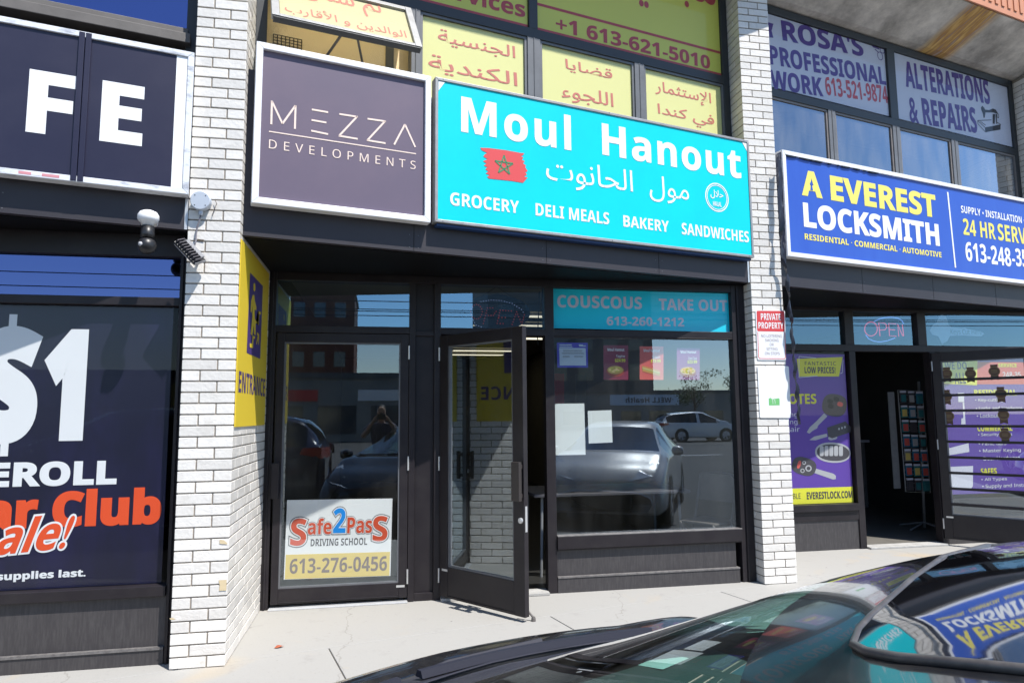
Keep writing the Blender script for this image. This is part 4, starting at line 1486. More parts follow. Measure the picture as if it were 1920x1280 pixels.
# papers and posters inside the bay window
t = sheet_px('paper_sheet', 'larger blank white paper sheet taped in the bay window next to the open door', 'paper', [(1042, 853), (1098, 852), (1095.5, 756), (1040, 756.5)], 'paper', group='blank papers in the bay window')
t = sheet_px('paper_sheet', 'smaller blank white paper sheet taped in the bay window', 'paper', [(1104, 831), (1148.5, 829), (1146.5, 768.5), (1102, 770)], 'paper', group='blank papers in the bay window')
t = sheet_px('notice', 'blue bordered notice with a pale text box in the top corner of the bay window', 'notice', [(1045, 689), (1102.5, 689), (1102, 642.5), (1044, 642)], 'cobalt')
q = MB()
poly_px(q, GW, [(1049.5, 685), (1099, 685), (1098, 652.5), (1048.5, 652)], 0.001)
q.build('text_box', 'pale_blue', t)
q = MB()
for y, a, b in ((656.5, 1055, 1092), (658.5, 1056, 1091), (661, 1053, 1094), (663, 1054, 1095), (667.5, 1055, 1068), (669.5, 1055, 1068), (667.5, 1076, 1094), (669.5, 1077, 1093)):
    q.stroke(GW, GW.at(a, y), GW.at(b, y), 0.004, 0.002)
q.build('text_rules', 'mid_grey', t)
q = MB()
for y, a, b in ((646.5, 1049, 1072), (650, 1049, 1073), (646.5, 1085, 1093), (648.5, 1086, 1098)):
    q.stroke(GW, GW.at(a, y), GW.at(b, y), 0.008, 0.002)
q.build('heading', 'pale_blue', t)


def menu(label, x0, x1, y0, y1, bgm, dish, price, kind, hd='Moul Hanout'):
    t = sheet_px('menu_poster', label, 'poster', [(x0, y1), (x1, y1 + 0.4), (x1, y0 + 0.4), (x0, y0)], bgm, group='menu posters in the bay window')
    w_, h_ = x1 - x0, y1 - y0
    X = lambda a: x0 + a * w_
    Y = lambda a: y0 + a * h_
    letters(t, GW, [(hd, (X(.16), Y(.1)), (X(.16), Y(.17)), (X(.84), Y(.1)), (X(.16), Y(.08)), dict(bold=0.02)),
                    (dish, (X(.5), Y(.3)), (X(.5), Y(.37)), (X(.86), Y(.3)), (X(.5), Y(.28)), dict(bold=0.01))], 'white', 0.002)
    letters(t, GW, [(price, (X(.46), Y(.45)), (X(.46), Y(.5)), (X(.88), Y(.45)), (X(.46), Y(.39)), dict(bold=0.03))], 'acid', 0.002, 'price')
    q = MB()
    u0, v0 = GW.at(X(.48), Y(.76))
    ru, rv = (GW.at(X(.84), Y(.7))[0] - u0), (v0 - GW.at(X(.5), Y(.92))[1])
    rnd = random.Random(sum(map(ord, dish)))
    if kind == 0:
        q.disc(GW, u0, v0, ru, rv, 0.002, 0)
        q.disc(GW, u0, v0 + rv * 0.25, ru * 0.9, rv * 0.75, 0.0026, 1)
        for i in range(26):
            a, r_ = rnd.random() * 6.28, rnd.random() ** 0.5
            q.disc(GW, u0 + ru * 0.7 * r_ * math.cos(a), v0 + rv * 0.3 + rv * 0.5 * r_ * math.sin(a), ru * 0.14, rv * 0.12, 0.003 + i * 0.00004, 2 + i % 2, 8)
    else:
        for off, mi, wd in ((-0.30, 1, 0.36), (0.02, 3, 0.3), (0.22, 2, 0.22), (0.42, 1, 0.32)):
            a = [(u0 - ru, v0 + rv * (off + 0.55)), (u0 + ru, v0 + rv * (off - 0.35))]
            q.stroke(GW, a[0], a[1], rv * wd, 0.002 + (off + 0.4) * 0.001, mi)
    q.build('dish', ['bowl', 'food' if kind != 1 else 'bread', 'food2', 'salad'], t)
    return t


menu('dark red menu poster with a bowl of stew, price $24', 1131.5, 1178, 647, 711.5, 'maroon', 'Tagine', '$24.99', 0)
menu('red menu poster with a long filled sandwich, middle of three', 1199.5, 1244, 649, 711.5, 'coral', 'Sandwich', '$19.99', 1)
menu('pink and violet menu poster with a round plate of couscous, price $23', 1269, 1312, 652, 711.5, 'magenta', 'Cous Cous', '$23.99', 0)

# signs on the right white pillar
RPf = YPL(LPY + PY - 0.004)
c7 = lambda x, y: (1400 + x / 5.57, 570 + y / 5.57)


def rounded(pl, pts, r, n=5):
    uv = [Vector(pl.at(*p)) for p in pts]
    out = []
    for i in range(4):
        p, a, b = uv[i], (uv[i - 1] - uv[i]).normalized(), (uv[(i + 1) % 4] - uv[i]).normalized()
        for k in range(n + 1):
            tt = k / n * math.pi / 2
            out.append(tuple(p + (a * (1 - math.sin(tt)) + b * (1 - math.cos(tt))) * r))
    return out


def plate(name, label, pts, group=None):
    b = RPf.at(*pts[0])
    t = thing(name, RPf.pt(*b), label, 'sign', group)
    q = MB()
    q.prism(RPf, rounded(RPf, pts, 0.014), 0, 0.003)
    q.build('plate', 'white', t)
    return t


t = plate('warning_sign', 'white and red PRIVATE PROPERTY sign on the right white pillar', [c7(113, 583), (1473.6, 675), (1471.3, 582.3), c7(90, 64)])
q = MB()
q.prism(RPf, rounded(RPf, [c7(108, 284), c7(396, 288), c7(390, 72), c7(101, 70)], 0.012), 0.003, 0.0036)
q.build('red_field', 'sign_red', t)
q = MB()
for a, b in (((114, 290), (122, 548)), ((122, 548), (132, 568)), ((132, 568), (396, 570)), ((396, 570), (405, 550)), ((405, 550), (396, 290))):
    q.stroke(RPf, RPf.at(*c7(*a)), RPf.at(*c7(*b)), 0.006, 0.0036)
q.build('border', 'sign_red', t)
letters(t, RPf, [('PRIVATE', c7(145, 130), c7(150, 165), c7(352, 135), c7(148, 97), dict(bold=0.012)), ('PROPERTY', c7(120, 220), c7(125, 255), c7(380, 225), c7(125, 188), dict(bold=0.012))], 'white', 0.0042)
letters(t, RPf, [(s_, c7(a, (y0 + y1) / 2), c7(a, y1), c7(b, (y0 + y1) / 2), c7(a, y0)) for s_, a, b, y0, y1 in
                 (('NO LOITERING', 150, 364, 316, 347), ('SMOKING', 190, 330, 362, 392), ('OR', 238, 280, 408, 437), ('SITTING', 205, 320, 453, 482), ('ON STEPS', 188, 342, 499, 529))], 'grey_text', 0.0038, 'small_lettering')
t = plate('blank_sign', 'blank white sign with a small green mark below the red sign on the right pillar', [c7(137, 1186), c7(462, 1188), c7(438, 648), c7(110, 646)])
q = MB()
poly_px(q, RPf, [c7(*p) for p in ((228, 985), (250, 978), (262, 992), (310, 985), (330, 980), (341, 990), (343, 1055), (230, 1057))], 0.0036)
q.build('green_mark', 'leaf_green', t)
letters(t, RPf, [('11', c7(262, 1030), c7(262, 1040), c7(296, 1030), c7(262, 998))], 'white', 0.0042, 'mark_lettering')
# ------------------------------------------------------------------ wall fittings by the left pillar
DC = DPL(4.47)
cu, cz0 = DC.at(277.5, 421)
t = thing('security_camera', DC.pt(cu, cz0 - 0.16), 'white bracket security camera with a black ball head under the navy sign', 'camera')
ctr = DC.pt(cu, 0)
ctr.z = 0
dz = lambda y: v_at(DC, 277, y)
q = MB()
zt = dz(394)
prof = [(dz(424), 0.030), (dz(418), 0.032), (dz(416), 0.05), (dz(411), 0.058), (dz(404), 0.058), (dz(398), 0.046), (dz(395), 0.026), (zt, 0.001)]
q.lathe(ctr, (0, 0, 1), prof, 28)
q.build('bracket_cap', 'cam_white', t, smooth=True)
q = MB()
q.hexa([ctr + DC.N * a + DC.U * b + Vector((0, 0, z)) for a, b, z in ((-0.118, -0.045, dz(416)), (-0.118, 0.045, dz(416)), (-0.118, 0.045, dz(403)), (-0.118, -0.045, dz(403)),
                                                                     (0.0, -0.05, dz(414)), (0.0, 0.05, dz(414)), (0.0, 0.05, dz(399)), (0.0, -0.05, dz(399)))])
q.build('wall_arm', 'cam_white', t, bevel=0.012)
q = MB()
q.lathe(ctr, (0, 0, 1), [(dz(446), 0.037), (dz(440), 0.038), (dz(424), 0.034)], 28)
q.build('neck', 'cam_black', t, smooth=True)
q = MB()
zc = dz(461)
rb = 0.052
q.lathe(ctr, (0, 0, 1), [(zc - rb * math.cos(a * math.pi / 14), rb * math.sin(a * math.pi / 14)) for a in range(15)], 28)
q.build('ball', 'cam_black', t, smooth=True)
q = MB()
q.lathe(ctr + Vector((0, 0, zc)) + DC.U * -0.028 + DC.N * 0.036, DC.N * 0.75 - DC.U * 0.6, [(0.0, 0.014), (0.010, 0.012), (0.012, 0.0)], 14)
q.build('lens', 'silver', t, smooth=True)

JB = YPL(LPY - 0.001)
ju, jv = JB.at(379, 380)
t = thing('junction_box', JB.pt(ju, jv - 0.06), 'round grey electrical junction box on the left white pillar', 'electrical box')
q = MB()
q.lathe(JB.pt(ju, jv, 0), JB.N, [(0, 0.058), (0.038, 0.058), (0.040, 0.060), (0.047, 0.059), (0.05, 0.055), (0.0505, 0.0)], 32)
for a in (45, 135, 225, 315): q.lathe(JB.pt(ju + 0.044 * math.cos(R(a)), jv + 0.044 * math.sin(R(a)), 0.05), JB.N, [(0, 0.004), (0.002, 0.003)], 8, 1)
q.build('box_body', ['box_grey', 'window_black'], t)
q = MB()
q.lathe(JB.pt(ju, jv - 0.058, 0.022), (0, 0, -1), [(0, 0.014), (0.02, 0.014), (0.03, 0.009)], 12)
q.build('cable_gland', 'box_grey', t)
q = MB()
cp = [(ju, jv - 0.085, 0.022), (ju - 0.004, jv - 0.11, 0.02), (ju - 0.018, jv - 0.16, 0.018), (ju - 0.022, jv - 0.21, 0.02), (ju - 0.019, jv - 0.25, 0.03), (ju - 0.022, jv - 0.29, 0.05)]
q.tube([JB.pt(*p) for p in cp], 0.005, 8)
q.build('cable', 'cable', t, smooth=True)
q = MB()
a, b = JB.at(404, 377)
q.tube([JB.pt(a, b, 0.012), JB.pt(a + 0.012, b - 0.02, 0.016), JB.pt(a - 0.015, b - 0.1, 0.012)], 0.0022, 6)
q.build('loose_wire', 'bark', t)
q = MB()
a, b = JB.at(383, 451)
q.tube([JB.pt(a, b, 0.006), JB.pt(a - 0.055, b + 0.006, 0.004)], 0.003, 6)
q.build('loose_wire', 'bark', t)

FLp = YPL(LPY - 0.085)
a0, a1 = Vector(FLp.at(337, 450)), Vector(FLp.at(375.5, 491.5))
ax = (a1 - a0)
Lf = ax.length
U3 = Vector((ax.x, 0.0, ax.y)).normalized()
N3 = (Vector((0.45, -0.55, 0.70)) - U3 * Vector((0.45, -0.55, 0.70)).dot(U3)).normalized()
V3 = N3.cross(U3)
FP3 = PL(FLp.pt(*((a0 + a1) / 2)), U3, N3, V3)
t = thing('flood_light', FP3.pt(0, 0), 'small black LED flood light with cooling fins on the left pillar edge', 'flood light')
q = MB()
q.box(FP3, -Lf / 2, Lf / 2, -0.052, 0.052, -0.012, 0.004)
q.build('housing', 'cam_black', t, bevel=0.004)
q = MB()
for k in range(9):
    u = -Lf / 2 + 0.012 + k * (Lf - 0.024) / 8
    q.box(FP3, u - 0.0025, u + 0.0025, -0.05, 0.012, 0.004, 0.026)
q.build('cooling_fin', 'charcoal', t)
q = MB()
q.box(FP3, -Lf / 2 + 0.02, Lf / 2 - 0.02, 0.015, 0.048, 0.004, 0.020)
q.box(FP3, Lf / 2 - 0.002, Lf / 2 + 0.004, -0.05, 0.05, -0.014, 0.006)
q.build('driver_cover', 'mid_grey', t, bevel=0.003)
q = MB()
q.box(FP3, -Lf / 2 + 0.01, Lf / 2 - 0.01, -0.045, 0.045, -0.018, -0.012)
q.build('lens', 'lilac_white', t)
q = MB()
q.tube([FP3.pt(Lf * 0.28, 0.0, 0.004), Vector((FP3.pt(Lf * 0.3, 0, 0).x, LPY + 0.002, FP3.pt(Lf * 0.3, 0, 0).z + 0.02))], 0.009, 8)
q.build('mount_arm', 'cam_black', t)

# twisted dark strip hanging down the right pillar's edge
TS = DPL(4.44)
path = [(1463, 300), (1463, 360), (1465, 420), (1466, 470), (1474, 505), (1478, 535), (1480, 570), (1484, 605), (1486, 640), (1489, 675), (1491, 705), (1495, 735), (1497, 765), (1499, 795)]
t = thing('torn_strip', TS.pt(*TS.at(1499, 795)), 'dark twisted torn plastic strip hanging between the right pillar and the blue sign', 'plastic strip')
pp = [TS.at(*p) for p in path]
fine = []
for i in range(len(pp) - 1):
    for k in range(5): fine.append((pp[i][0] + (pp[i + 1][0] - pp[i][0]) * k / 5, pp[i][1] + (pp[i + 1][1] - pp[i][1]) * k / 5))
fine.append(pp[-1])
q = MB()
vs, fs = [], []
for i, (u, v) in enumerate(fine):
    tw = max(0, i - 8) * 0.42 * (1 if i < 200 else 1)
    wd = 0.045 if i < 18 else 0.036 + 0.006 * math.sin(i * 0.9)
    if i > len(fine) - 4: wd *= 0.5
    cdir = TS.U * math.cos(tw) + TS.N * math.sin(tw)
    for s_ in (-1, -0.33, 0.33, 1): vs.append(TS.pt(u, v) + cdir * wd * s_ * 0.55 + TS.N * (0.01 * math.cos(3 * s_ + i)))
for i in range(len(fine) - 1):
    for k in range(3): fs.append((i * 4 + k, i * 4 + k + 1, i * 4 + 5 + k, i * 4 + 4 + k))
q.add(vs, fs)
q.build('strip', 'strip_dark', t, smooth=True)

# ------------------------------------------------------------------ right shop: films, neon, decal, stickers, rack
RW = FR.off(-0.052)
c8 = lambda x, y: (1470 + x / 4.0, 640 + y / 4.0)
t = thing('window_poster', RW.pt(XR0 + 0.3, zs1), 'purple poster with car keys and EVERESTLOCK.COM on a yellow band beside the white pillar', 'poster')
q = MB()
q.face(RW, [(XR0 + 0.062, zs1 + 0.004), (urw - 0.02, zs1 + 0.004), (urw - 0.02, zrd - 0.03), (XR0 + 0.062, zrd - 0.03)])
q.build('sheet', 'purple', t)
q = MB()
yb_ = v_at(RW, 1560, 913)
q.box(RW, XR0 + 0.062, urw - 0.02, zs1 + 0.005, yb_, 0, 0.001)
poly_px(q, RW, [c8(*p) for p in ((95, 130), (440, 116), (412, 262), (112, 262))], 0.001)
q.build('yellow_band', 'acid', t)
q = MB()
for a, b in (((112, 112), (240, 124)), ((112, 112), (112, 270)), ((112, 270), (250, 258)), ((420, 240), (436, 236)), ((436, 236), (442, 138))):
    q.stroke(RW, RW.at(*c8(*a)), RW.at(*c8(*b)), 0.006, 0.0015)
letters_items = [('ing', c8(30, 545), c8(30, 575), c8(100, 550), c8(30, 530)), ('ing', c8(30, 605), c8(30, 630), c8(100, 610), c8(30, 585)), ('Repair', c8(-60, 660), c8(-60, 690), c8(118, 670), c8(-60, 640))]
for it in letters_items: fitpx(q, RW, *it, n=0.0015)
q.build('white_marks', 'lilac_white', t)
letters(t, RW, [('FANTASTIC', c8(155, 165), c8(155, 178), c8(388, 165), c8(155, 150), dict(bold=0.008, space=1.2)), ('LOW PRICES!', c8(153, 215), c8(153, 238), c8(385, 215), c8(153, 190), dict(bold=0.03)),
                ('EVERESTLOCK.COM', c8(170, 1160), c8(170, 1183), c8(513, 1150), c8(170, 1128), dict(bold=0.03)), ('AVAILABLE', c8(-60, 1165), c8(-60, 1183), c8(124, 1160), c8(-60, 1142), dict(bold=0.005))], 'charcoal', 0.0025)
letters(t, RW, [('REMOTES', c8(-150, 440), c8(-150, 470), c8(242, 440), c8(-150, 392), dict(bold=0.03))], 'acid', 0.0025, 'yellow_lettering')


def blob(mb, cx, cy, rx, ry, rot, n, mi, pw=2.6, seg=28):
    pts = []
    for i in range(seg):
        a = 2 * math.pi * i / seg
        x = math.copysign(abs(math.cos(a)) ** (2 / pw), math.cos(a)) * rx
        y = math.copysign(abs(math.sin(a)) ** (2 / pw), math.sin(a)) * ry
        pts.append(c8(cx + x * math.cos(R(rot)) - y * math.sin(R(rot)), cy + x * math.sin(R(rot)) + y * math.cos(R(rot))))
    poly_px(mb, RW, pts, n, mi)


q = MB()
poly_px(q, RW, [c8(*p) for p in ((300, 538), (325, 560), (255, 630), (248, 650), (215, 668), (190, 690), (170, 680), (195, 640), (240, 600))], 0.0012, 1)
blob(q, 378, 478, 92, 84, 10, 0.0016, 0)
for a, b, m_ in ((345, 448, 3), (392, 432, 3), (420, 470, 2), (350, 485, 3)): blob(q, a, b, 22, 17, 20, 0.002, m_)
poly_px(q, RW, [c8(*p) for p in ((320, 690), (225, 712), (190, 738), (235, 740), (325, 712))], 0.0012, 1)
poly_px(q, RW, [c8(*p) for p in ((322, 645), (460, 598), (500, 640), (498, 680), (360, 725), (330, 712))], 0.0016, 0)
for k in range(3): blob(q, 412 + k * 22, 655 - k * 7, 6, 8, 0, 0.002, 1)
blob(q, 365, 722, 34, 16, -10, 0.0014, 1)
blob(q, 366, 832, 134, 76, 4, 0.0012, 1, 2.2)
blob(q, 368, 832, 122, 62, 4, 0.0016, 0, 2.2)
for k in range(5): blob(q, 282 + k * 36, 820, 15, 38, 0, 0.002, 1, 5)
blob(q, 150, 935, 92, 66, 16, 0.0016, 0)
poly_px(q, RW, [c8(*p) for p in ((232, 950), (370, 990), (388, 1005), (388, 1030), (368, 1034), (228, 985))], 0.0014, 1)
blob(q, 112, 922, 12, 30, 16, 0.002, 2)
for a, b, r_ in ((150, 908, 14), (138, 968, 16), (183, 950, 24)):
    blob(q, a, b, r_, r_, 0, 0.002, 1, 2)
    blob(q, a, b, r_ * 0.6, r_ * 0.6, 0, 0.0024, 0, 2)
q.build('key_picture', ['charcoal', 'silver', 'coral', 'ink'], t)

# poster in the window beyond the open door
ca = lambda x, y: (1740 + x / 6.095, 620 + y / 6.095)
cb = lambda x, y: (1740 + x / 5.817, 820 + y / 5.817)
t = thing('window_poster', RW.pt(HXR + 0.4, zs1), 'purple service list poster seen through the barred open door', 'poster')
zlo = v_at(RW, 1830, 925)
q = MB()
q.face(RW, [(HXR + 0.072, zlo), (XR1 - 0.062, zlo), (XR1 - 0.062, zrd - 0.03), (HXR + 0.072, zrd - 0.03)])
q.build('sheet', 'purple', t)
q = MB()
q.face(RW, [RW.at(*ca(30, 350)), (XR1 - 0.063, RW.at(*ca(30, 350))[1]), (XR1 - 0.063, RW.at(*ca(30, 610))[1]), RW.at(*ca(60, 610))], 0.001)
q.build('red_field', 'coral', t)
q = MB()
poly_px(q, RW, [ca(*p) for p in ((95, 345), (565, 292), (558, 622), (118, 600))], 0.002)
q.build('yellow_field', 'acid', t)
letters(t, RW, [('WE DO', ca(185, 390), ca(185, 440), ca(440, 390), ca(185, 352), dict(bold=0.03)), ('ALL', ca(300, 540), ca(300, 605), ca(430, 540), ca(300, 480), dict(bold=0.03))], 'charcoal', 0.003)
yl = dict(bold=0.04)
letters(t, RW, [('RESIDENTIAL', ca(525, 705), ca(525, 740), ca(1010, 705), ca(525, 672), yl), ('COMMERCIAL', ca(560, 1100), ca(560, 1148), ca(960, 1100), ca(560, 1075), yl),
                ('SAFES', cb(572, 360), cb(572, 402), cb(748, 360), cb(572, 335), yl), ('SERVICE', ca(800, 395), ca(800, 415), ca(1010, 395), ca(800, 372), yl)], 'acid', 0.003, 'yellow_lettering')
wl = [('• Key-cutting', ca, 535, 860, 772, 815), ('• Locks and Hardware', ca, 545, 1075, 862, 910), ('• Lockouts', ca, 555, 830, 948, 992), ('• Security Locks', ca, 570, 960, 1168, 1210),
      ('• Panic Bars', cb, 550, 850, 42, 85), ('• Master Keying', cb, 555, 1010, 125, 172), ('• Door Hardware', cb, 565, 1000, 205, 250), ('• All Types', cb, 580, 860, 440, 480), ('• Supply and Install', cb, 590, 1090, 510, 560),
      ('248-35', ca, 850, 1060, 470, 535)]
letters(t, RW, [(s_, f_(x0, (y0 + y1) / 2), f_(x0, y1), f_(x1, (y0 + y1) / 2), f_(x0, y0), dict(bold=0.008)) for s_, f_, x0, x1, y0, y1 in wl], 'white', 0.003)
q = MB()
poly_px(q, RW, [cb(*p) for p in ((205, 335), (225, 318), (490, 308), (490, 330), (488, 530), (470, 552), (218, 552))], 0.002)
poly_px(q, RW, [cb(*p) for p in ((210, 120), (440, 60), (450, 155), (212, 195))], 0.002)
poly_px(q, RW, [ca(*p) for p in ((342, 710), (410, 710), (412, 812), (345, 812))], 0.002)
poly_px(q, RW, [ca(*p) for p in ((395, 815), (412, 815), (428, 1065), (378, 1068), (380, 1000), (402, 995))], 0.002)
q.build('hardware_picture', 'lilac_white', t)

# seal stickers on the open door's pane
OG = OR_.off(-0.019)
for i, (x, y) in enumerate(((215, 490), (485, 490), (757, 462), (213, 748), (832, 718), (238, 975), (862, 960), (880, 1190))):
    px = ca(x, y)
    u, v = OG.at(*px)
    t = thing('seal_sticker', OG.pt(u, v - 0.07), 'round dark brown award seal sticker with a ribbon on the barred open door', 'sticker', 'seal stickers on the barred door')
    q = MB()
    q.disc(OG, u, v, 0.052, 0.052, 0.0, 0)
    q.face(OG, [(u - 0.035, v - 0.095), (u, v - 0.082), (u + 0.035, v - 0.095), (u + 0.035, v - 0.04), (u - 0.035, v - 0.04)], -0.0006, 1)
    q.face(OG, [(u - 0.033, v + 0.045), (u + 0.033, v + 0.045), (u + 0.033, v + 0.072), (u - 0.033, v + 0.072)], -0.0006, 1)
    q.ring(OG, u, v, 0.052, 0.052, 0.007, 0.0006, 2, 28)
    for k in (-0.014, 0.0, 0.014): q.stroke(OG, (u - 0.028, v + k), (u + 0.028, v + k), 0.005, 0.0006, 2)
    q.build('seal', ['seal', 'seal', 'seal_edge'], t)

# neon open sign in the right transom
NP = FR.off(-0.10)
n5 = lambda x, y: NP.pt(*NP.at(*c5(x, y)))
t = thing('neon_sign', n5(700, 1155), 'red and blue neon OPEN sign in the locksmith transom window', 'neon sign')
q = MB()
q.tube([n5(618 + 38 * math.cos(a * math.pi / 12), 1077 + 42 * math.sin(a * math.pi / 12)) for a in range(25)], 0.0045, 8)
for pts in (((672, 1120), (664, 1040), (698, 1042), (710, 1052), (712, 1068), (702, 1082), (668, 1084)), ((768, 1047), (724, 1043), (729, 1118), (770, 1121)), ((727, 1080), (762, 1083)),
            ((785, 1122), (778, 1048), (808, 1118), (814, 1120), (806, 1050))):
    q.tube([n5(*p) for p in pts], 0.0045, 8)
q.build('red_tube', 'neon_red', t, smooth=True)
q = MB()
q.tube([n5(*p) for p in ((635, 1034), (665, 1018), (700, 1009), (740, 1006), (775, 1011), (800, 1024), (815, 1046))], 0.0045, 8)
q.tube([n5(*p) for p in ((586, 1112), (603, 1135), (635, 1150), (672, 1155), (715, 1148), (762, 1131))], 0.0045, 8)
q.build('blue_tube', 'neon_blue', t, smooth=True)
q = MB()
for x in (600, 690, 790): q.tube([n5(x, 990), n5(x, 1040)], 0.0015, 5)
q.build('hanging_wire', 'window_black', t)

t = thing('key_decal', RW.pt(*RW.at(*c5(1130, 1165))), 'pale blue key shaped decal reading Keys Cut Here in the transom pane', 'decal')
q = MB()
poly_px(q, RW, [c5(*p) for p in ((1045, 990), (1068, 1000), (1083, 1048), (1098, 1065), (1160, 1072), (1180, 1069), (1200, 1078), (1280, 1092), (1298, 1106), (1280, 1121), (1170, 1116), (1092, 1118), (1076, 1150), (1045, 1168), (1022, 1122), (985, 1110), (971, 1086), (990, 1050), (1012, 1040), (1028, 1000))])
q.build('key_shape', 'pale_blue', t)
letters(t, RW, [('Keys Cut Here', c5(1095, 1095), c5(1095, 1118), c5(1282, 1100), c5(1095, 1078))], 'mid_grey', 0.002)

# LED open sign hanging in the middle transom
LG = SF.off(-0.13)
c9 = lambda x, y: (800 + x / 3.557, 500 + y / 3.557)
l9 = lambda x, y: LG.at(*c9(x, y))
lu, lv = l9(468, 303)
t = thing('led_sign', LG.pt(lu, lv - 0.14), 'dark oval LED OPEN sign hanging by a cord above the open door', 'led sign')
q = MB()
ru, rv = l9(690, 303)[0] - lu, l9(468, 185)[1] - lv
q.prism(LG, [(lu + ru * math.cos(2 * math.pi * i / 40), lv + rv * math.sin(2 * math.pi * i / 40)) for i in range(40)], -0.012, 0)
q.build('panel', 'led_panel', t)
q = MB()


def dots(pts, mi, n=10):
    pts = [l9(*p) for p in pts]
    for a, b in zip(pts[:-1], pts[1:]):
        k = max(1, int(math.dist(a, b) / 0.021))
        for i in range(k): q.disc(LG, a[0] + (b[0] - a[0]) * i / k, a[1] + (b[1] - a[1]) * i / k, 0.0042, 0.0042, 0.001, mi, 8)


dots([(332 + 38 * math.cos(a * math.pi / 8), 300 + 48 * math.sin(a * math.pi / 8)) for a in range(17)], 0)
dots([(378, 378), (405, 275), (440, 275), (462, 298), (445, 325), (395, 325)], 0)
dots([(565, 295), (490, 290), (470, 378), (530, 380)], 0)
dots([(482, 338), (545, 340)], 0)
dots([(570, 385), (600, 300), (635, 385), (655, 305)], 0)
dots([(362, 232), (430, 222), (500, 226), (570, 245), (632, 285), (655, 320)], 1)
dots([(300, 340), (330, 390), (380, 405)], 1)
q.build('led_dots', ['led_red', 'led_blue'], t)
q = MB()
for x in (355, 605): q.tube([LG.pt(*l9(x, 205 if x < 400 else 225), -0.006), LG.pt(*l9(468, 132), -0.006)], 0.0016, 5)
q.tube([LG.pt(*l9(757, 165), -0.02), LG.pt(*l9(750, 300), -0.02), LG.pt(*l9(742, 470), -0.02), LG.pt(*l9(748, 520), -0.02)], 0.004, 6)
q.build('cord', 'cam_black', t)

# display rack inside the locksmith's door
gp = PL((0, 0, 0.012), (1, 0, 0), (0, 0, 1), (0, 1, 0))
rx_, ry_ = gp.at(1733, 992)
RK = YPL(ry_)
t = thing('display_rack', (rx_, ry_, 0), 'wire display rack on a grey post just inside the locksmith door', 'display rack')
q = MB()
q.tube([RK.pt(u_at(RK, 1734, 990), 0.03), RK.pt(u_at(RK, 1722, 712), v_at(RK, 1722, 715))], 0.016, 10)
q.build('post', 'grey_frame', t, smooth=True)
q = MB()
for a in (20, 110, 200, 290): q.tube([(rx_, ry_, 0.10), (rx_ + 0.3 * math.cos(R(a)), ry_ + 0.3 * math.sin(R(a)), 0.03)], 0.010, 8)
q.build('foot', 'grey_frame', t)
rk = lambda a, b: (1681 + a * 46 + b * 15, 731 + b * 190 + a * 2)
q = MB()
for a in (0, 1): q.tube([RK.pt(*RK.at(*rk(a, 0)), 0.02), RK.pt(*RK.at(*rk(a, 1)), 0.02)], 0.006, 6)
for k in range(24): q.tube([RK.pt(*RK.at(*rk(0, k / 23)), 0.02), RK.pt(*RK.at(*rk(1, k / 23)), 0.02)], 0.0022, 4)
q.build('wire_grid', 'metal_trim', t)
q = MB()
q.box(RK, u_at(RK, 1667, 820), u_at(RK, 1679, 820), v_at(RK, 1672, 915), v_at(RK, 1672, 735), 0.02, 0.03)
q.build('side_panel', 'grey_frame', t)
rnd = random.Random(11)
mts = ['card_blue', 'card_teal', 'lilac_white', 'charcoal', 'card_blue', 'mid_grey']
for r_ in range(7):
    for c_ in range(3):
        p0, p1 = RK.at(*rk(c_ / 3 + 0.03, r_ / 7 + 0.008)), RK.at(*rk(c_ / 3 + 0.29, r_ / 7 + 0.125))
        cc = thing('product_card', RK.pt((p0[0] + p1[0]) / 2, p1[1], 0.04), 'small hanging product card on the wire display rack', 'product card', 'product cards on the wire rack')
        q = MB()
        m_ = rnd.randrange(len(mts))
        q.box(RK, p0[0], p1[0], p1[1], p0[1] - 0.025, 0.03, 0.04, 0)
        q.box(RK, p0[0] + 0.005, p1[0] - 0.005, p0[1] - 0.024, p0[1], 0.03, 0.045, 1)
        q.box(RK, p0[0] + 0.012, p1[0] - 0.02, p1[1] + 0.015, p0[1] - 0.05, 0.04, 0.052, 2)
        q.build('card', [mts[m_], 'lilac_white', rnd.choice(['coral', 'gold', 'charcoal', 'silver', 'card_teal'])], cc)

t = thing('counter', (6.3, 9.4, 0.012), 'pale shop counter deep inside the locksmith shop', 'counter')
g = PL((6.2, 9.4, 0.012), (1, 0, 0), (0, -1, 0))
piece('counter_front', 'mid_grey', t, g, -0.9, 1.1, 0, 0.98, -0.5, 0)
piece('counter_top', 'lilac_white', t, g, -0.95, 1.15, 0.98, 1.02, -0.55, 0.05, bevel=0.004)
t = thing('key_board', (6.0, 11.8, 1.2), 'board of hanging key blanks on the back wall of the locksmith shop', 'key board')
g = PL((6.2, 11.9, 0), (1, 0, 0), (0, -1, 0))
piece('board', 'charcoal', t, g, -1.5, 1.3, 1.15, 2.45, -0.02, 0)
q = MB()
rnd = random.Random(21)
for a in range(26):
    for b in range(9):
        if rnd.random() < 0.8:
            u, v = -1.42 + a * 0.105, 1.24 + b * 0.135
            q.disc(g, u, v, 0.016, 0.018, 0.02, rnd.randrange(3), 8)
            q.box(g, u - 0.006, u + 0.006, v - 0.06, v - 0.015, 0.018, 0.022, rnd.randrange(3))
kb = q.build('key_blanks', ['silver', 'gold', 'mid_grey'], t)
kb['kind'] = 'stuff'

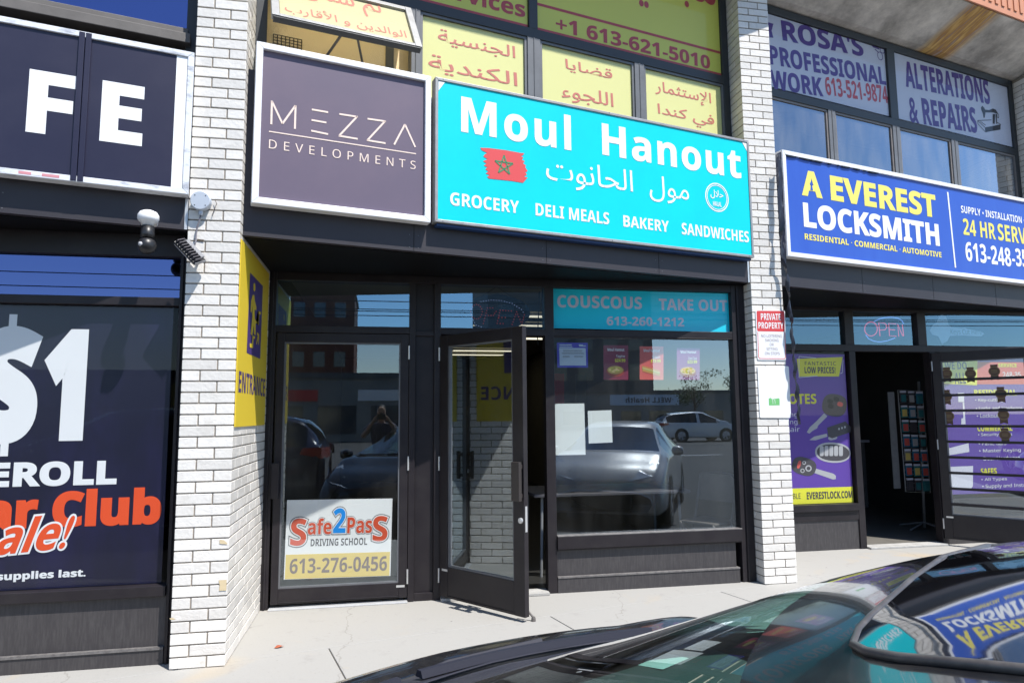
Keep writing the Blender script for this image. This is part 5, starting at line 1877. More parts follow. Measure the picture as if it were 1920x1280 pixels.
# ------------------------------------------------------------------ inside the middle shop
for x, y, hx_, hy_, lb in ((1.95, 8.5, 0.7, 0.10, 'lit ceiling panel nearest the bay window inside the middle shop'), (1.95, 9.4, 0.7, 0.10, 'lit ceiling panel second from the bay window inside the middle shop'),
                           (1.95, 11.0, 0.75, 0.14, 'lit ceiling panel seen through the open door pane, topmost'), (1.95, 13.2, 0.6, 0.13, 'lit ceiling panel seen through the open door pane, second row'),
                           (1.95, 14.1, 0.55, 0.13, 'lit ceiling panel deepest inside the middle shop'), (-0.22, 6.4, 0.03, 0.16, 'short yellow ceiling tube behind the pane over the closed door')):
    t = thing('ceiling_light', (x, y, 2.74), lb, 'ceiling light', 'ceiling lights in the middle shop')
    g = PL((x, y, 2.742), (1, 0, 0), (0, 0, -1), (0, 1, 0))
    q = MB()
    q.box(g, -hx_, hx_, -hy_, hy_, -0.001, 0.03)
    q.build('diffuser', 'lamp_on' if hx_ > 0.1 else 'tube_on', t)
    q = MB()
    for a, b, c, d in ((-hx_ - .02, hx_ + .02, -hy_ - .02, -hy_), (-hx_ - .02, hx_ + .02, hy_, hy_ + .02), (-hx_ - .02, -hx_, -hy_, hy_), (hx_, hx_ + .02, -hy_, hy_)): q.box(g, a, b, c, d, -0.001, 0.034)
    q.build('frame', 'white', t)
t = thing('down_light', (-1.75, 5.3, 2.7), 'small round warm down light glowing inside the left shop', 'ceiling light')
g = PL((-1.72, 5.15, 2.745), (1, 0, 0), (0, 0, -1), (0, 1, 0))
q = MB()
q.prism(g, [(0.075 * math.cos(i * math.pi / 12), 0.075 * math.sin(i * math.pi / 12)) for i in range(24)], 0, 0.012)
q.build('lens', 'spot_on', t)
q = MB()
q.ring(g, 0, 0, 0.095, 0.095, 0.02, 0.014, seg=24)
q.build('trim_ring', 'white', t)

for lb, px, m_ in (('dark red wall panel inside the middle shop left of the menu posters', ((1040, 812), (1058, 812), (1058, 700), (1040, 700)), 'sign_red'),
                   ('pale wall board inside the middle shop below the blue notice', ((1080, 780), (1130, 780), (1130, 702), (1080, 702)), 'facade_grey')):
    g = YPL(10.5)
    t = thing('wall_panel', g.pt(*g.at(*px[0])), lb, 'wall panel')
    q = MB()
    q.prism(g, [g.at(*p) for p in px], -0.02, 0)
    q.build('board', m_, t)
t = thing('table', (2.1, 6.45, 0.012), 'dark folding table behind the bay window', 'table')
g = PL((2.1, 6.45, 0.012), (1, 0, 0), (0, 0, 1), (0, 1, 0))
q = MB()
q.box(g, -0.75, 0.75, -0.38, 0.38, 0.70, 0.73)
q.build('table_top', 'charcoal', t, bevel=0.006)
for sx_ in (-1, 1):
    for sy in (-1, 1):
        q = MB()
        q.tube([g.pt(sx_ * 0.66, sy * 0.3, 0.70), g.pt(sx_ * 0.68, sy * 0.32, 0)], 0.013, 8)
        q.build('leg', 'mid_grey', t)
CH = Vector((2.98, 5.98, 0.012))
ch = thing('folding_chair', CH, 'brown folding chair behind the bay window beside the right frame', 'chair')
cr_ = Matrix.Rotation(R(-62), 3, 'Z')


def cp_(x, y, z): return CH + cr_ @ Vector((x, y, z))


q = MB()
for s_ in (-0.2, 0.2):
    q.tube([cp_(s_, -0.20, 0), cp_(s_, 0.05, 0.44), cp_(s_, 0.17, 0.86)], 0.012, 8)
    q.tube([cp_(s_ * 0.88, 0.22, 0), cp_(s_ * 0.88, -0.2, 0.45)], 0.011, 8)
q.tube([cp_(-0.2, 0.17, 0.86), cp_(0, 0.18, 0.885), cp_(0.2, 0.17, 0.86)], 0.012, 8)
q.build('tube_frame', 'brown_grey', ch, smooth=True)
g2 = PL(CH + cr_ @ Vector((0, 0.14, 0)), cr_ @ Vector((1, 0, 0)), cr_ @ Vector((0, -1, 0)))
q = MB()
q.prism(g2, [(-0.2, 0.62), (0.2, 0.62), (0.2, 0.82), (0.15, 0.87), (-0.15, 0.87), (-0.2, 0.82)], -0.008, 0.008)
q.build('backrest', 'brown_grey', ch, bevel=0.004)
g = PL(CH + Vector((0, 0, 0.44)), cr_ @ Vector((1, 0, 0)), (0, 0, 1), cr_ @ Vector((0, 1, 0)))
q = MB()
q.box(g, -0.19, 0.19, -0.19, 0.17, 0, 0.025)
q.build('seat', 'brown_grey', ch, bevel=0.008)
t = thing('ventilation_grille', DW.pt(u0s + 0.13, 3.8, -0.2), 'grey wire mesh fan guard behind the open upper window', 'fan guard')
g = DW.off(-0.12)
ga, gb = g.at(513, 64), g.at(566, 74)
q = MB()
q.box(g, ga[0], gb[0], 3.7, ga[1] - 0.02, -0.05, -0.03)
q.build('fan_body', 'mid_grey', t)
q = MB()
for k in range(8):
    u = ga[0] + (gb[0] - ga[0]) * k / 7
    q.tube([g.pt(u, 3.75), g.pt(u, ga[1])], 0.003, 5)
for k in range(9):
    z = ga[1] - k * 0.022
    q.tube([g.pt(ga[0], z), g.pt(gb[0], z)], 0.0022, 5)
q.build('wire_guard', 'window_black', t)

# ------------------------------------------------------------------ ground
def ground_box(mb, u0, u1, c0, c1, z0, z1, mi=0):
    mb.hexa([cz(u, c, z) for z in (z0, z1) for u, c in ((u0, c0), (u1, c0), (u1, c1), (u0, c1))], mi)


CURB = 2.72
q = MB()
cuts = [-30, -5.5, -3.93, -2.36, -0.79, 0.78, 2.35, 3.92, 5.49, 7.06, 8.6, 40]
for a, b in zip(cuts[:-1], cuts[1:]):
    ground_box(q, a + 0.004, b - 0.004, CURB + 0.16, 4.571, -0.12, 0.0)
acuts = [-30, 1.35, 40]
ground_box(q, -30, 40, 4.579, 9.0, -0.12, -0.001)
sw = tag(q.build('sidewalk', 'concrete', bevel=0.004), kind='structure')
q = MB()
ground_box(q, -30, 40, CURB + 0.02, 9.0, -0.2, -0.009)
tag(q.build('sidewalk_joint_fill', 'joint_dark'), kind='structure')
q = MB()
ground_box(q, -30, 40, CURB, CURB + 0.155, -0.25, 0.0)
tag(q.build('curb', 'curb_stone', bevel=0.01), kind='structure')
q = MB()
q.add([(-400, -400, -0.13), (400, -400, -0.13), (400, 60, -0.13), (-400, 60, -0.13)], [(0, 1, 2, 3)])
tag(q.build('road', 'asphalt'), kind='structure')
q = MB()
for i in range(6):
    g = PL((0, 0, -0.126), (1, 0, 0), (0, 0, 1), (0, 1, 0))
    q.stroke(g, (-14 + i * 8, -13.5), (-11 + i * 8, -13.5), 0.14)
tag(q.build('road_marking', 'white'), kind='structure')
t = thing('dry_leaf', (-0.62, 4.68, 0.001), 'small brown dry leaf on the sidewalk by the left pillar', 'leaf')
g = PL((-0.62, 4.70, 0.003), (0.9, 0.4, 0), (0, 0, 1), (-0.4, 0.9, 0))
q = MB()
q.add([g.pt(-0.03, 0, 0.0), g.pt(-0.01, 0.014, 0.01), g.pt(0.02, 0.012, 0.004), g.pt(0.032, 0.0, 0.0), g.pt(0.015, -0.013, 0.007), g.pt(-0.012, -0.015, 0.003), g.pt(0, 0, 0.014)],
      [(0, 1, 6), (1, 2, 6), (2, 3, 6), (3, 4, 6), (4, 5, 6), (5, 0, 6)])
q.build('blade', 'dead_leaf', t)
# ------------------------------------------------------------------ cars
from mathutils.bvhtree import BVHTree


def crom(a, b, c, d, t):
    return [0.5 * ((2 * q) + (-p + r_) * t + (2 * p - 5 * q + 4 * r_ - s_) * t * t + (-p + 3 * q - 3 * r_ + s_) * t ** 3) for p, q, r_, s_ in zip(a, b, c, d)]


def sample(pts, n):
    out = []
    for i in range(len(pts) - 1):
        p = pts[max(i - 1, 0)], pts[i], pts[i + 1], pts[min(i + 2, len(pts) - 1)]
        for k in range(n): out.append(crom(*p, k / n))
    out.append(list(pts[-1]))
    return out


def car_profile(s):
    x, zl, wl, zb, wb, zt, wt, cr = s
    ze = zt - cr
    if ze < zb + 0.03: ze = zb + 0.03
    return [(wl * 0.9, zl), (wl, zl + 0.09), (max(wl, wb) + 0.012, (zl + zb) * 0.52), (wb + 0.004, zb - 0.07), (wb - 0.018, zb),
            (wb + (wt - wb) * 0.55, zb + (ze - zb) * 0.55), (wt, ze), (wt * 0.62, zt - cr * 0.28), (0.0, zt)]


def make_car(name, label, cat, st_, ws, roofs, side, paint, glassm, wheel_x, wr, loc, ang, front_x, rear_x, group=None, sunroof=False, detail=False):
    """st_: stations front to rear; ws: (cowl, header) station numbers; roofs: (rear header, deck); side: side glass range."""
    t = thing(name, (0, 0, 0), label, cat, group)
    NS, NP_ = (14, 9) if detail else (5, 4)
    stn = sample([tuple(a) + (b,) for a, b in zip(st_, BOW)], NS)
    rows = []
    for s in stn:
        pr = sample(car_profile(s[:8]), NP_)
        rows.append([(s[0] - s[8] * min(y, 0.5) ** 2, y, z) for y, z in pr])
    nj = len(rows[0])
    parts = {'body': MB(), 'windshield': MB(), 'side_window': MB(), 'rear_window': MB()}
    body_all = MB()
    for i in range(len(rows) - 1):
        si = (i + 0.5) / NS
        for j in range(nj - 1):
            pj = (j + 0.5) / NP_
            key = 'body'
            if ws[0] <= si <= ws[1] and pj > 6.0: key = 'windshield'
            elif roofs[0] <= si <= roofs[1] and pj > 6.0: key = 'rear_window'
            elif side[0] <= si <= side[1] and 4.0 < pj < 5.75 and not any(abs(si - b) < 0.12 for b in side[2:]): key = 'side_window'
            a, b, c, d = rows[i][j], rows[i + 1][j], rows[i + 1][j + 1], rows[i][j + 1]
            for sg in (1, -1):
                q = [Vector((p[0], p[1] * sg, p[2])) for p in (a, b, c, d)]
                f = [(0, 1, 2, 3)] if sg == 1 else [(3, 2, 1, 0)]
                parts[key].add(q, f)
                body_all.add(q, f)
    # close front, rear and underside
    for rw, fl in ((rows[0], 0), (rows[-1], 1)):
        pts = [Vector((p[0], p[1], p[2])) for p in rw] + [Vector((p[0], -p[1], p[2])) for p in rw[-2::-1]]
        parts['body'].add(pts, [tuple(range(len(pts))) if fl else tuple(range(len(pts) - 1, -1, -1))])
    for i in range(len(rows) - 1):
        a, b = rows[i][0], rows[i + 1][0]
        parts['body'].add([Vector(a), Vector((a[0], -a[1], a[2])), Vector((b[0], -b[1], b[2])), Vector(b)], [(0, 1, 2, 3)])

    def weld(o):
        import bmesh
        bm = bmesh.new()
        bm.from_mesh(o.data)
        bmesh.ops.remove_doubles(bm, verts=bm.verts, dist=0.0004)
        bm.to_mesh(o.data)
        bm.free()
        return o
    out = {}
    for k_, m_ in (('body', paint), ('windshield', glassm), ('side_window', glassm), ('rear_window', glassm)):
        out[k_] = weld(parts[k_].build(k_, m_, t, smooth=True))
    bvh = BVHTree.FromPolygons([tuple(v) for v in body_all.v], [tuple(f) for f in body_all.f])

    def top(x, y, dz_=0.0):
        h = bvh.ray_cast(Vector((x, y, 4)), Vector((0, 0, -1)))
        return Vector((x, y, (h[0].z if h[0] is not None else 0.9) + dz_))

    def side_y(x, z, sg):
        h = bvh.ray_cast(Vector((x, sg * 3, z)), Vector((0, -sg, 0)))
        return h[0].y if h[0] is not None else sg * 0.85
    # cabin
    q = MB()
    g = PL((0, 0, 0), (1, 0, 0), (0, 0, 1), (0, 1, 0))
    hx, cx_ = st_[ws[1]][0], st_[ws[0]][0]
    zb_ = st_[ws[0]][3]
    q.add([Vector((cx_ - 0.06, y, zb_ + 0.055)) for y in (-0.62, 0.62)] + [Vector((hx + 0.30, y, zb_ + 0.02)) for y in (-0.68, 0.68)] + [Vector((hx + 0.28, y, zb_ - 0.35)) for y in (-0.68, 0.68)],
          [(0, 1, 3, 2), (2, 3, 5, 4)])
    q.build('dashboard', 'dash', t)
    for x_ in (hx - 0.55, hx - 1.35):
        for y_ in (-0.36, 0.36):
            q = MB()
            q.hexa([Vector((x_ + a, y_ + b, c)) for a, b, c in ((0.0, -0.24, 0.5), (0.0, 0.24, 0.5), (-0.22, 0.2, zb_ + 0.17), (-0.22, -0.2, zb_ + 0.17), (0.14, -0.24, 0.5), (0.14, 0.24, 0.5), (-0.11, 0.19, zb_ + 0.17), (-0.11, -0.19, zb_ + 0.17))])
            q.hexa([Vector((x_ - 0.2 + a, y_ + b, zb_ + c)) for a, b, c in ((0.0, -0.12, 0.19), (0.0, 0.12, 0.19), (0.0, 0.1, 0.34), (0.0, -0.1, 0.34), (0.09, -0.12, 0.19), (0.09, 0.12, 0.19), (0.09, 0.1, 0.34), (0.09, -0.1, 0.34))])
            q.build('seat', 'dash', t, bevel=0.03)
    q = MB()
    q.tube([Vector((hx + 0.12 + 0.06 * math.sin(a * math.pi / 12), 0.36 + 0.18 * math.cos(a * math.pi / 12), zb_ - 0.02 + 0.17 * math.sin(a * math.pi / 12))) for a in range(25)], 0.014, 8)
    q.build('steering_wheel', 'dash', t, smooth=True)
    # wheels
    for x_ in wheel_x:
        for sg in (1, -1):
            y_ = side_y(x_, wr * 1.2, sg)
            wl = MB()
            wl.lathe((x_, y_ - sg * 0.20, wr), (0, sg, 0), [(0, wr * 0.7), (0.005, wr * 0.96), (0.03, wr), (0.18, wr), (0.21, wr * 0.95), (0.215, wr * 0.68), (0.19, wr * 0.66), (0.19, 0.0)], 28)
            wo_ = wl.build('wheel', 'rubber', t, smooth=False)
            ri = MB()
            for k in range(5):
                a = k * 2 * math.pi / 5
                gg = PL((x_, y_ - sg * 0.20 + sg * 0.193, wr), (1, 0, 0), (0, sg, 0))
                ca_, sa_ = math.cos(a), math.sin(a)
                ri.prism(gg, [(ca_ * r_ - sa_ * w_, sa_ * r_ + ca_ * w_) for r_, w_ in ((0.02, -0.035), (wr * 0.62, -0.05), (wr * 0.62, 0.05), (0.02, 0.035))], 0, 0.014)
            ri.ring(gg, 0, 0, wr * 0.67, wr * 0.67, 0.025, 0.015)
            ri.build('rim', 'silver', wo_)
            ar = MB()
            gy = PL((x_, y_ + sg * 0.004, wr), (1, 0, 0), (0, sg, 0))
            ar.ring(gy, 0, 0, wr * 1.16, wr * 1.16, wr * 0.2, 0.006)
            ar.build('wheel_arch', 'rubber', t)
    # lamps, mirrors, plate, grille
    for sg in (1, -1):
        zf = st_[1][5] - 0.10
        q = MB()
        vs_ = []
        for a, b in ((0.05, 0.30), (-0.10, 0.42), (-0.42, 0.60), (-0.36, 0.68), (-0.05, 0.60)):
            p = top(front_x + a - 0.14, sg * (b + 0.08), 0.006)
            vs_.append(p)
        q.add(vs_, [tuple(range(5)) if sg < 0 else tuple(range(4, -1, -1))])
        vs2 = [p - Vector((0, 0, 0.02)) for p in vs_]
        q.build('headlight', 'head_lamp', t)
        q = MB()
        zr = st_[-2][3]
        yy = [side_y(rear_x + 0.14, zr - 0.05, sg), side_y(rear_x + 0.42, zr - 0.05, sg)]
        q.add([Vector((rear_x + 0.10, yy[0] + sg * 0.012, zr - 0.16)), Vector((rear_x + 0.44, yy[1] + sg * 0.010, zr - 0.08)), Vector((rear_x + 0.40, yy[1] + sg * 0.006, zr + 0.02)), Vector((rear_x + 0.10, yy[0] + sg * 0.008, zr + 0.02)),
               Vector((rear_x - 0.015, sg * 0.5, zr - 0.14)), Vector((rear_x - 0.01, sg * 0.5, zr + 0.02))], [(0, 1, 2, 3), (4, 0, 3, 5)])
        q.build('tail_light', 'tail_red', t)
        q = MB()
        mx_, mz = hx + 0.42, st_[ws[1]][3] + 0.075
        my = side_y(mx_, mz - 0.1, sg)
        prof_ = [(0.0, 0.02), (0.02, 0.06), (0.08, 0.075), (0.13, 0.07), (0.17, 0.05), (0.185, 0.0)]
        q.lathe((mx_, my + sg * 0.02, mz), (0.08, sg, 0), prof_, 18)
        q.build('wing_mirror', paint, t, smooth=True)
    q = MB()
    gf = PL((front_x + 0.02, 0, 0), (0, 1, 0), (1, 0, 0))
    q.box(gf, -0.42, 0.42, st_[0][1] + 0.05, st_[0][1] + 0.22, -0.1, 0.0)
    q.build('grille', 'rubber', t)
    t.location = loc
    t.rotation_euler = (0, 0, ang)
    return t, top, out


TH = R(24)
HV, RV = Vector((-math.sin(TH), math.cos(TH), 0)), Vector((math.cos(TH), math.sin(TH), 0))
TC = 0.82
# stations front to rear: x, sill z, sill half width, belt z, belt half width, top z, top half width, crown
STN = [(2.12, .24, .68, .42, .68, .52, .50, .03), (2.06, .20, .80, .55, .79, .67, .62, .03), (1.90, .19, .86, .70, .845, .825, .70, .03), (1.67, .19, .88, .82, .865, .928, .72, .03),
       (1.47, .19, .88, .90, .87, 1.024, .73, .025), (1.28, .19, .88, .93, .87, 1.048, .73, .028), (0.87, .19, .88, .94, .87, 1.204, .645, .05), (0.46, .19, .88, .95, .87, 1.384, .56, .055),
       (0.28, .19, .88, .955, .87, 1.438, .555, .05), (0.0, .19, .88, .96, .87, 1.462, .555, .05), (-0.5, .19, .88, .97, .87, 1.468, .56, .05), (-1.1, .19, .88, .98, .865, 1.40, .555, .05),
       (-1.6, .19, .87, .985, .855, 1.20, .60, .05), (-1.95, .19, .86, .98, .84, 1.07, .66, .04), (-2.25, .22, .82, .95, .81, 1.02, .67, .03), (-2.42, .30, .74, .80, .74, .84, .58, .03)]
BOW = [.25, .25, .25, .25, .3, .38, .6, .8, .6, .25, 0, -.1, -.2, -.2, -.2, -.2]      # how far each station curves back towards the sides
ROAD = -0.13
carA, topA, outA = make_car('parked_car', 'glossy black car in the foreground with a sunroof, seen over its windshield and roof', 'car', STN, (5, 7), (11, 13), (5.9, 12.2, 9.6), 'paint_black', 'car_glass',
                            (1.36, -1.3), 0.32, RV * TC + Vector((0, 0, ROAD)), R(90) + TH, 2.12, -2.42, 'parked cars', detail=True)


def patch(x0, x1, y0, y1, off, name, m, rad=0.0, n=20, parent=carA, top=topA, bow=0.0):
    q = MB()
    vs_ = []
    for i in range(n + 1):
        for j in range(n + 1):
            a, b = -1 + 2 * i / n, -1 + 2 * j / n
            # squircle mapping gives rounded corners
            if rad:
                aa = a * (1 - rad * b * b * abs(a) ** 3)
                bb = b * (1 - rad * a * a * abs(b) ** 3)
            else: aa, bb = a, b
            x = x0 + (x1 - x0) * (aa + 1) / 2 + (0 if not rad else 0.05 * (1 - bb * bb) * (1 if aa > 0 else 0) * aa)
            if bow: x -= bow * (y0 + (y1 - y0) * (bb + 1) / 2) ** 2
            vs_.append(top(x, y0 + (y1 - y0) * (bb + 1) / 2, off))
    fs_ = [(i * (n + 1) + j, (i + 1) * (n + 1) + j, (i + 1) * (n + 1) + j + 1, i * (n + 1) + j + 1) for i in range(n) for j in range(n)]
    q.add(vs_, fs_)
    loc, rot = parent.location.copy(), parent.rotation_euler.copy()
    return q.build(name, m, parent, smooth=True), vs_, n


front = [(0.36, 0.19), (0.356, 0.235), (0.345, 0.262), (0.331, 0.279), (0.305, 0.289), (0.278, 0.294), (0.166, 0.315), (0.05, 0.338), (-0.108, 0.360), (-0.20, 0.364), (-0.28, 0.352), (-0.33, 0.325), (-0.355, 0.28), (-0.36, 0.22)]
NX = 24
q = MB()
grid = [[topA(-0.75 + (xf + 0.75) * k / NX, y, 0.004) for k in range(NX + 1)] for y, xf in front]
q.add([p for r_ in grid for p in r_], [(i * (NX + 1) + k, (i + 1) * (NX + 1) + k, (i + 1) * (NX + 1) + k + 1, i * (NX + 1) + k + 1) for i in range(len(front) - 1) for k in range(NX)])
q.build('sunroof', 'sun_glass_black', carA, smooth=True)
q = MB()
ed = grid[0] + [r_[-1] for r_ in grid[1:-1]] + grid[-1][::-1]
q.tube([p - Vector((0, 0, 0.0015)) for p in ed], 0.0034, 8)
q.build('sunroof_seal', 'seal_rubber', carA, smooth=True)
patch(1.262, 1.352, -0.70, 0.70, 0.004, 'cowl_panel', 'cowl_plastic', 0, 16, bow=0.36)
q = MB()
q.tube([topA(1.268 - 0.36 * (y / 20) ** 2, y / 20, 0.003) for y in range(-13, 14)], 0.004, 6)
q.build('windshield_seal', 'wiper', carA, smooth=True)
q = MB()
q.tube([topA(1.358 - 0.36 * (y / 20) ** 2, y / 20, 0.0) for y in range(-13, 14)], 0.0045, 6)
q.build('hood_gap', 'rubber', carA, smooth=True)
for y0, y1, x0, x1 in ((0.60, 0.20, 1.215, 1.295), (0.15, -0.44, 1.305, 1.235)):
    q = MB()
    pts = [topA(x0 + (x1 - x0) * k / 10, y0 + (y1 - y0) * k / 10, 0.010) for k in range(11)]
    for k, (a, b) in enumerate(zip(pts[:-1], pts[1:])):
        wv = Vector((1, 0.2, 0)).normalized() * 0.012
        hh = Vector((0, 0, 0.014))
        q.add([a - wv, b - wv, b + wv, a + wv] + [p + hh for p in (a - wv * 0.5, b - wv * 0.5, b + wv * 0.5, a + wv * 0.5)], [(0, 1, 5, 4), (1, 2, 6, 5), (2, 3, 7, 6), (3, 0, 4, 7), (4, 5, 6, 7), (3, 2, 1, 0)])
    q.tube([topA(1.33, y0 - 0.02, 0.008), topA(1.325, y0 - 0.08, 0.018), topA((x0 + x1) / 2 + 0.012, (y0 + y1) / 2, 0.026)], 0.008, 6)
    q.build('wiper', 'wiper', carA)
# white paper lying on the dashboard
gd = PL((0, 0, 0.985 + ROAD), (1, 0, 0), (0, 0, 1), (0, 1, 0))
q = MB()
q.face(gd, [gd.at(*p) for p in ((1196, 1246), (1250, 1223), (1292, 1233), (1243, 1254))], 0)
pp_ = q.build('paper_sheet', 'paper')
tag(pp_, 'white paper lying on the dashboard of the black car', 'paper')

carB, topB, _ = make_car('parked_car', 'silver grey car parked beside the black one, mirrored in the bay window', 'car', STN, (5, 7), (11, 13), (5.9, 12.2, 9.6), 'paint_silver', 'dark_car_glass',
                         (1.36, -1.3), 0.32, Vector((4.0, 0.18, ROAD)), R(90 + 28), 2.12, -2.42, 'parked cars')
SUVS = [(x * 1.02, zl * 1.2, wl * 1.03, zb * 1.12, wb * 1.03, zt * 1.17 if zt > 1.1 else zt * 1.16, wt * 1.1, cr) for x, zl, wl, zb, wb, zt, wt, cr in STN]
for i in (11, 12, 13): SUVS[i] = (SUVS[i][0] - (0.75, 0.62, 0.42)[i - 11],) + SUVS[i][1:3] + (1.10, 0.87, (1.60, 1.42, 1.2)[i - 11], 0.6, .05)
SUVS[14] = (-2.44,) + SUVS[14][1:5] + (1.12, .7, .03)
SUVS[15] = (-2.50,) + SUVS[15][1:]
carC, _, _ = make_car('parked_car', 'dark blue sport utility car behind the photographer, mirrored in the closed door', 'car', SUVS, (5, 7), (11, 13), (5.9, 11.8, 9.6), 'paint_blue', 'dark_car_glass',
                      (1.36, -1.35), 0.36, (-3.35, -1.25, ROAD), R(180), 2.16, -2.50, 'parked cars')
carD, _, _ = make_car('parked_car', 'white sport utility car parked across the street, mirrored in the bay window', 'car', SUVS, (5, 7), (11, 13), (5.9, 11.8, 9.6), 'paint_white', 'dark_car_glass',
                      (1.36, -1.35), 0.36, (18.0, -26.0, ROAD), R(0), 2.16, -2.50, 'parked cars')

# ------------------------------------------------------------------ the photographer, seen only as a reflection
PB_ = Vector((0.0, -0.37, ROAD))


def skinned(name, verts, edges, m, parent=None, sub=2):
    me = bpy.data.meshes.new(name)
    me.from_pydata([v[:3] for v in verts], edges, [])
    me.materials.append(MATS[m])
    o = bpy.data.objects.new(name, me)
    col.objects.link(o)
    md = o.modifiers.new('skin', 'SKIN')
    md.use_smooth_shade = True
    sv = me.skin_vertices[0].data if me.skin_vertices else None
    if sv is None:
        return o
    for i, v in enumerate(verts):
        sv[i].radius = (v[3], v[4] if len(v) > 4 else v[3])
        sv[i].use_root = i == 0
    s2 = o.modifiers.new('sub', 'SUBSURF')
    s2.levels = s2.render_levels = sub
    if parent: o.parent = parent
    return o


def skin_mesh(name, verts, edges, m, parent):
    me = bpy.data.meshes.new(name)
    me.from_pydata([v[:3] for v in verts], edges, [])
    import bmesh
    bm = bmesh.new()
    bm.from_mesh(me)
    lay = bm.verts.layers.skin.verify()
    bm.verts.ensure_lookup_table()
    for i, v in enumerate(verts):
        bm.verts[i][lay].radius = (v[3], v[4] if len(v) > 4 else v[3])
        bm.verts[i][lay].use_root = i == 0
    bm.to_mesh(me)
    bm.free()
    me.materials.append(MATS[m])
    o = bpy.data.objects.new(name, me)
    col.objects.link(o)
    md = o.modifiers.new('skin', 'SKIN')
    md.use_smooth_shade = True
    s2 = o.modifiers.new('sub', 'SUBSURF')
    s2.levels = s2.render_levels = 2
    if parent: o.parent = parent
    return o


V_, E_ = [], []


def vx(x, y, z, r_, r2=None, to=None):
    V_.append((x, y, z, r_, r2 or r_))
    if to is not None: E_.append((to, len(V_) - 1))
    return len(V_) - 1


pel = vx(0, 0, .95, .145, .11)
wa = vx(0, 0, 1.12, .13, .10, pel)
chx = vx(0, 0, 1.32, .15, .11, wa)
nk0 = vx(0, 0.0, 1.45, .07, .06, chx)
nk = vx(0, 0.02, 1.52, .055, .055, nk0)
hd = vx(0, 0.035, 1.60, .075, .09, nk)
hd2 = vx(0, 0.035, 1.68, .08, .095, hd)
hd3 = vx(0, 0.03, 1.75, .05, .06, hd2)
for sg in (-1, 1):
    sh = vx(.18 * sg, 0, 1.42, .062, None, chx)
    el = vx(.30 * sg, .10, 1.24, .045, None, sh)
    wr_ = vx(.135 * sg, .25, 1.49, .029, None, el)
    pm = vx(.098 * sg, .278, 1.545, .036, .02, wr_)
    for k, (dx, dy, dz_) in enumerate(((-.03, .035, .045), (-.024, .042, .03), (-.02, .045, .012), (-.016, .043, -.006))):
        a = vx(.098 * sg + dx * .5 * sg, .278 + dy * .8, 1.545 + dz_ * .9, .0095, None, pm)
        b = vx(.098 * sg + dx * 1.4 * sg, .278 + dy * 1.05, 1.545 + dz_ * 1.1, .0075, None, a)
    a = vx(.085 * sg, .268, 1.525, .011, None, pm)
    vx(.062 * sg, .275, 1.518, .009, None, a)
    hp = vx(.095 * sg, 0, .88, .088, None, pel)
    kn = vx(.11 * sg, .015, .50, .058, None, hp)
    an = vx(.12 * sg, -.01, .10, .04, None, kn)
    vx(.125 * sg, .13, .045, .042, .035, an)
person = skin_mesh('person', V_, E_, 'skin', None)
person.location = PB_
tag(person, 'person in a navy shirt raising a camera beside the black car', 'person')
V_, E_ = [], []
a = vx(0, 0, .88, .155, .122)
b = vx(0, 0, 1.12, .152, .12, a)
c = vx(0, 0, 1.33, .165, .125, b)
vx(0, 0, 1.46, .085, .075, c)
for sg in (-1, 1):
    d = vx(.185 * sg, 0, 1.42, .075, None, c)
    vx(.27 * sg, .07, 1.29, .066, None, d)
skin_mesh('shirt', V_, E_, 'shirt', person)
V_, E_ = [], []
a = vx(0, 0, .94, .15, .118)
for sg in (-1, 1):
    b = vx(.095 * sg, 0, .86, .098, None, a)
    c = vx(.11 * sg, .015, .50, .072, None, b)
    vx(.12 * sg, -.008, .10, .062, None, c)
skin_mesh('trousers', V_, E_, 'trousers', person)
V_, E_ = [], []
a = vx(0, -0.005, 1.63, .082, .085)
b = vx(0, -0.005, 1.71, .09, .09, a)
vx(0, 0.02, 1.775, .06, .065, b)
skin_mesh('hair', V_, E_, 'hair', person)
t = thing('hand_held_camera', (0, -0.1, 1.41), 'black camera held up by the person in the navy shirt', 'camera')
q = MB()
g = PL((0, 0, 0), (1, 0, 0), (0, 1, 0))
q.box(g, -0.065, 0.065, 1.40, 1.485, -0.115, -0.065)
q.box(g, -0.025, 0.025, 1.485, 1.505, -0.11, -0.07)
q.build('camera_body', 'cam_black', t, bevel=0.006)
q = MB()
q.lathe((0, -0.066, 1.445), (0, 1, 0), [(0, 0.032), (0.024, 0.032), (0.026, 0.028), (0.02, 0.024), (0.02, 0)], 24)
q.build('lens', 'cam_black', t, smooth=False)

# ------------------------------------------------------------------ across the street (seen mirrored in the glass)
def facade_block(name, label, x0, x1, y, depth, h, m, wins=None, cat='building'):
    t = thing(name, ((x0 + x1) / 2, y - depth / 2, ROAD), label, cat)
    g = PL((0, y, ROAD), (-1, 0, 0), (0, 1, 0))
    q = MB()
    q.box(g, -x1, -x0, 0, h, -depth, 0)
    q.build('wall', m, t)
    q = MB()
    q.box(g, -x1 - 0.15, -x0 + 0.15, h, h + 0.35, -depth - 0.1, 0.15)
    q.build('roof', 'facade_dark', t)
    if wins:
        nc, nr, ww, wh, z0, dzr, mx = wins
        first = None
        for c_ in range(nc):
            for r_ in range(nr):
                u = -x1 + mx + (x1 - x0 - 2 * mx) * (c_ + 0.5) / nc
                if first is None:
                    q = MB()
                    q.box(g, u - ww / 2, u + ww / 2, z0, z0 + wh, -0.02, 0.03)
                    first = q.build('window', 'facade_window', t)
                    fu, fz = u, z0
                else:
                    c = first.copy()
                    col.objects.link(c)
                    c.parent = t
                    c.location = Vector((-(u - fu), 0, r_ * dzr + z0 - fz))
    return t, g


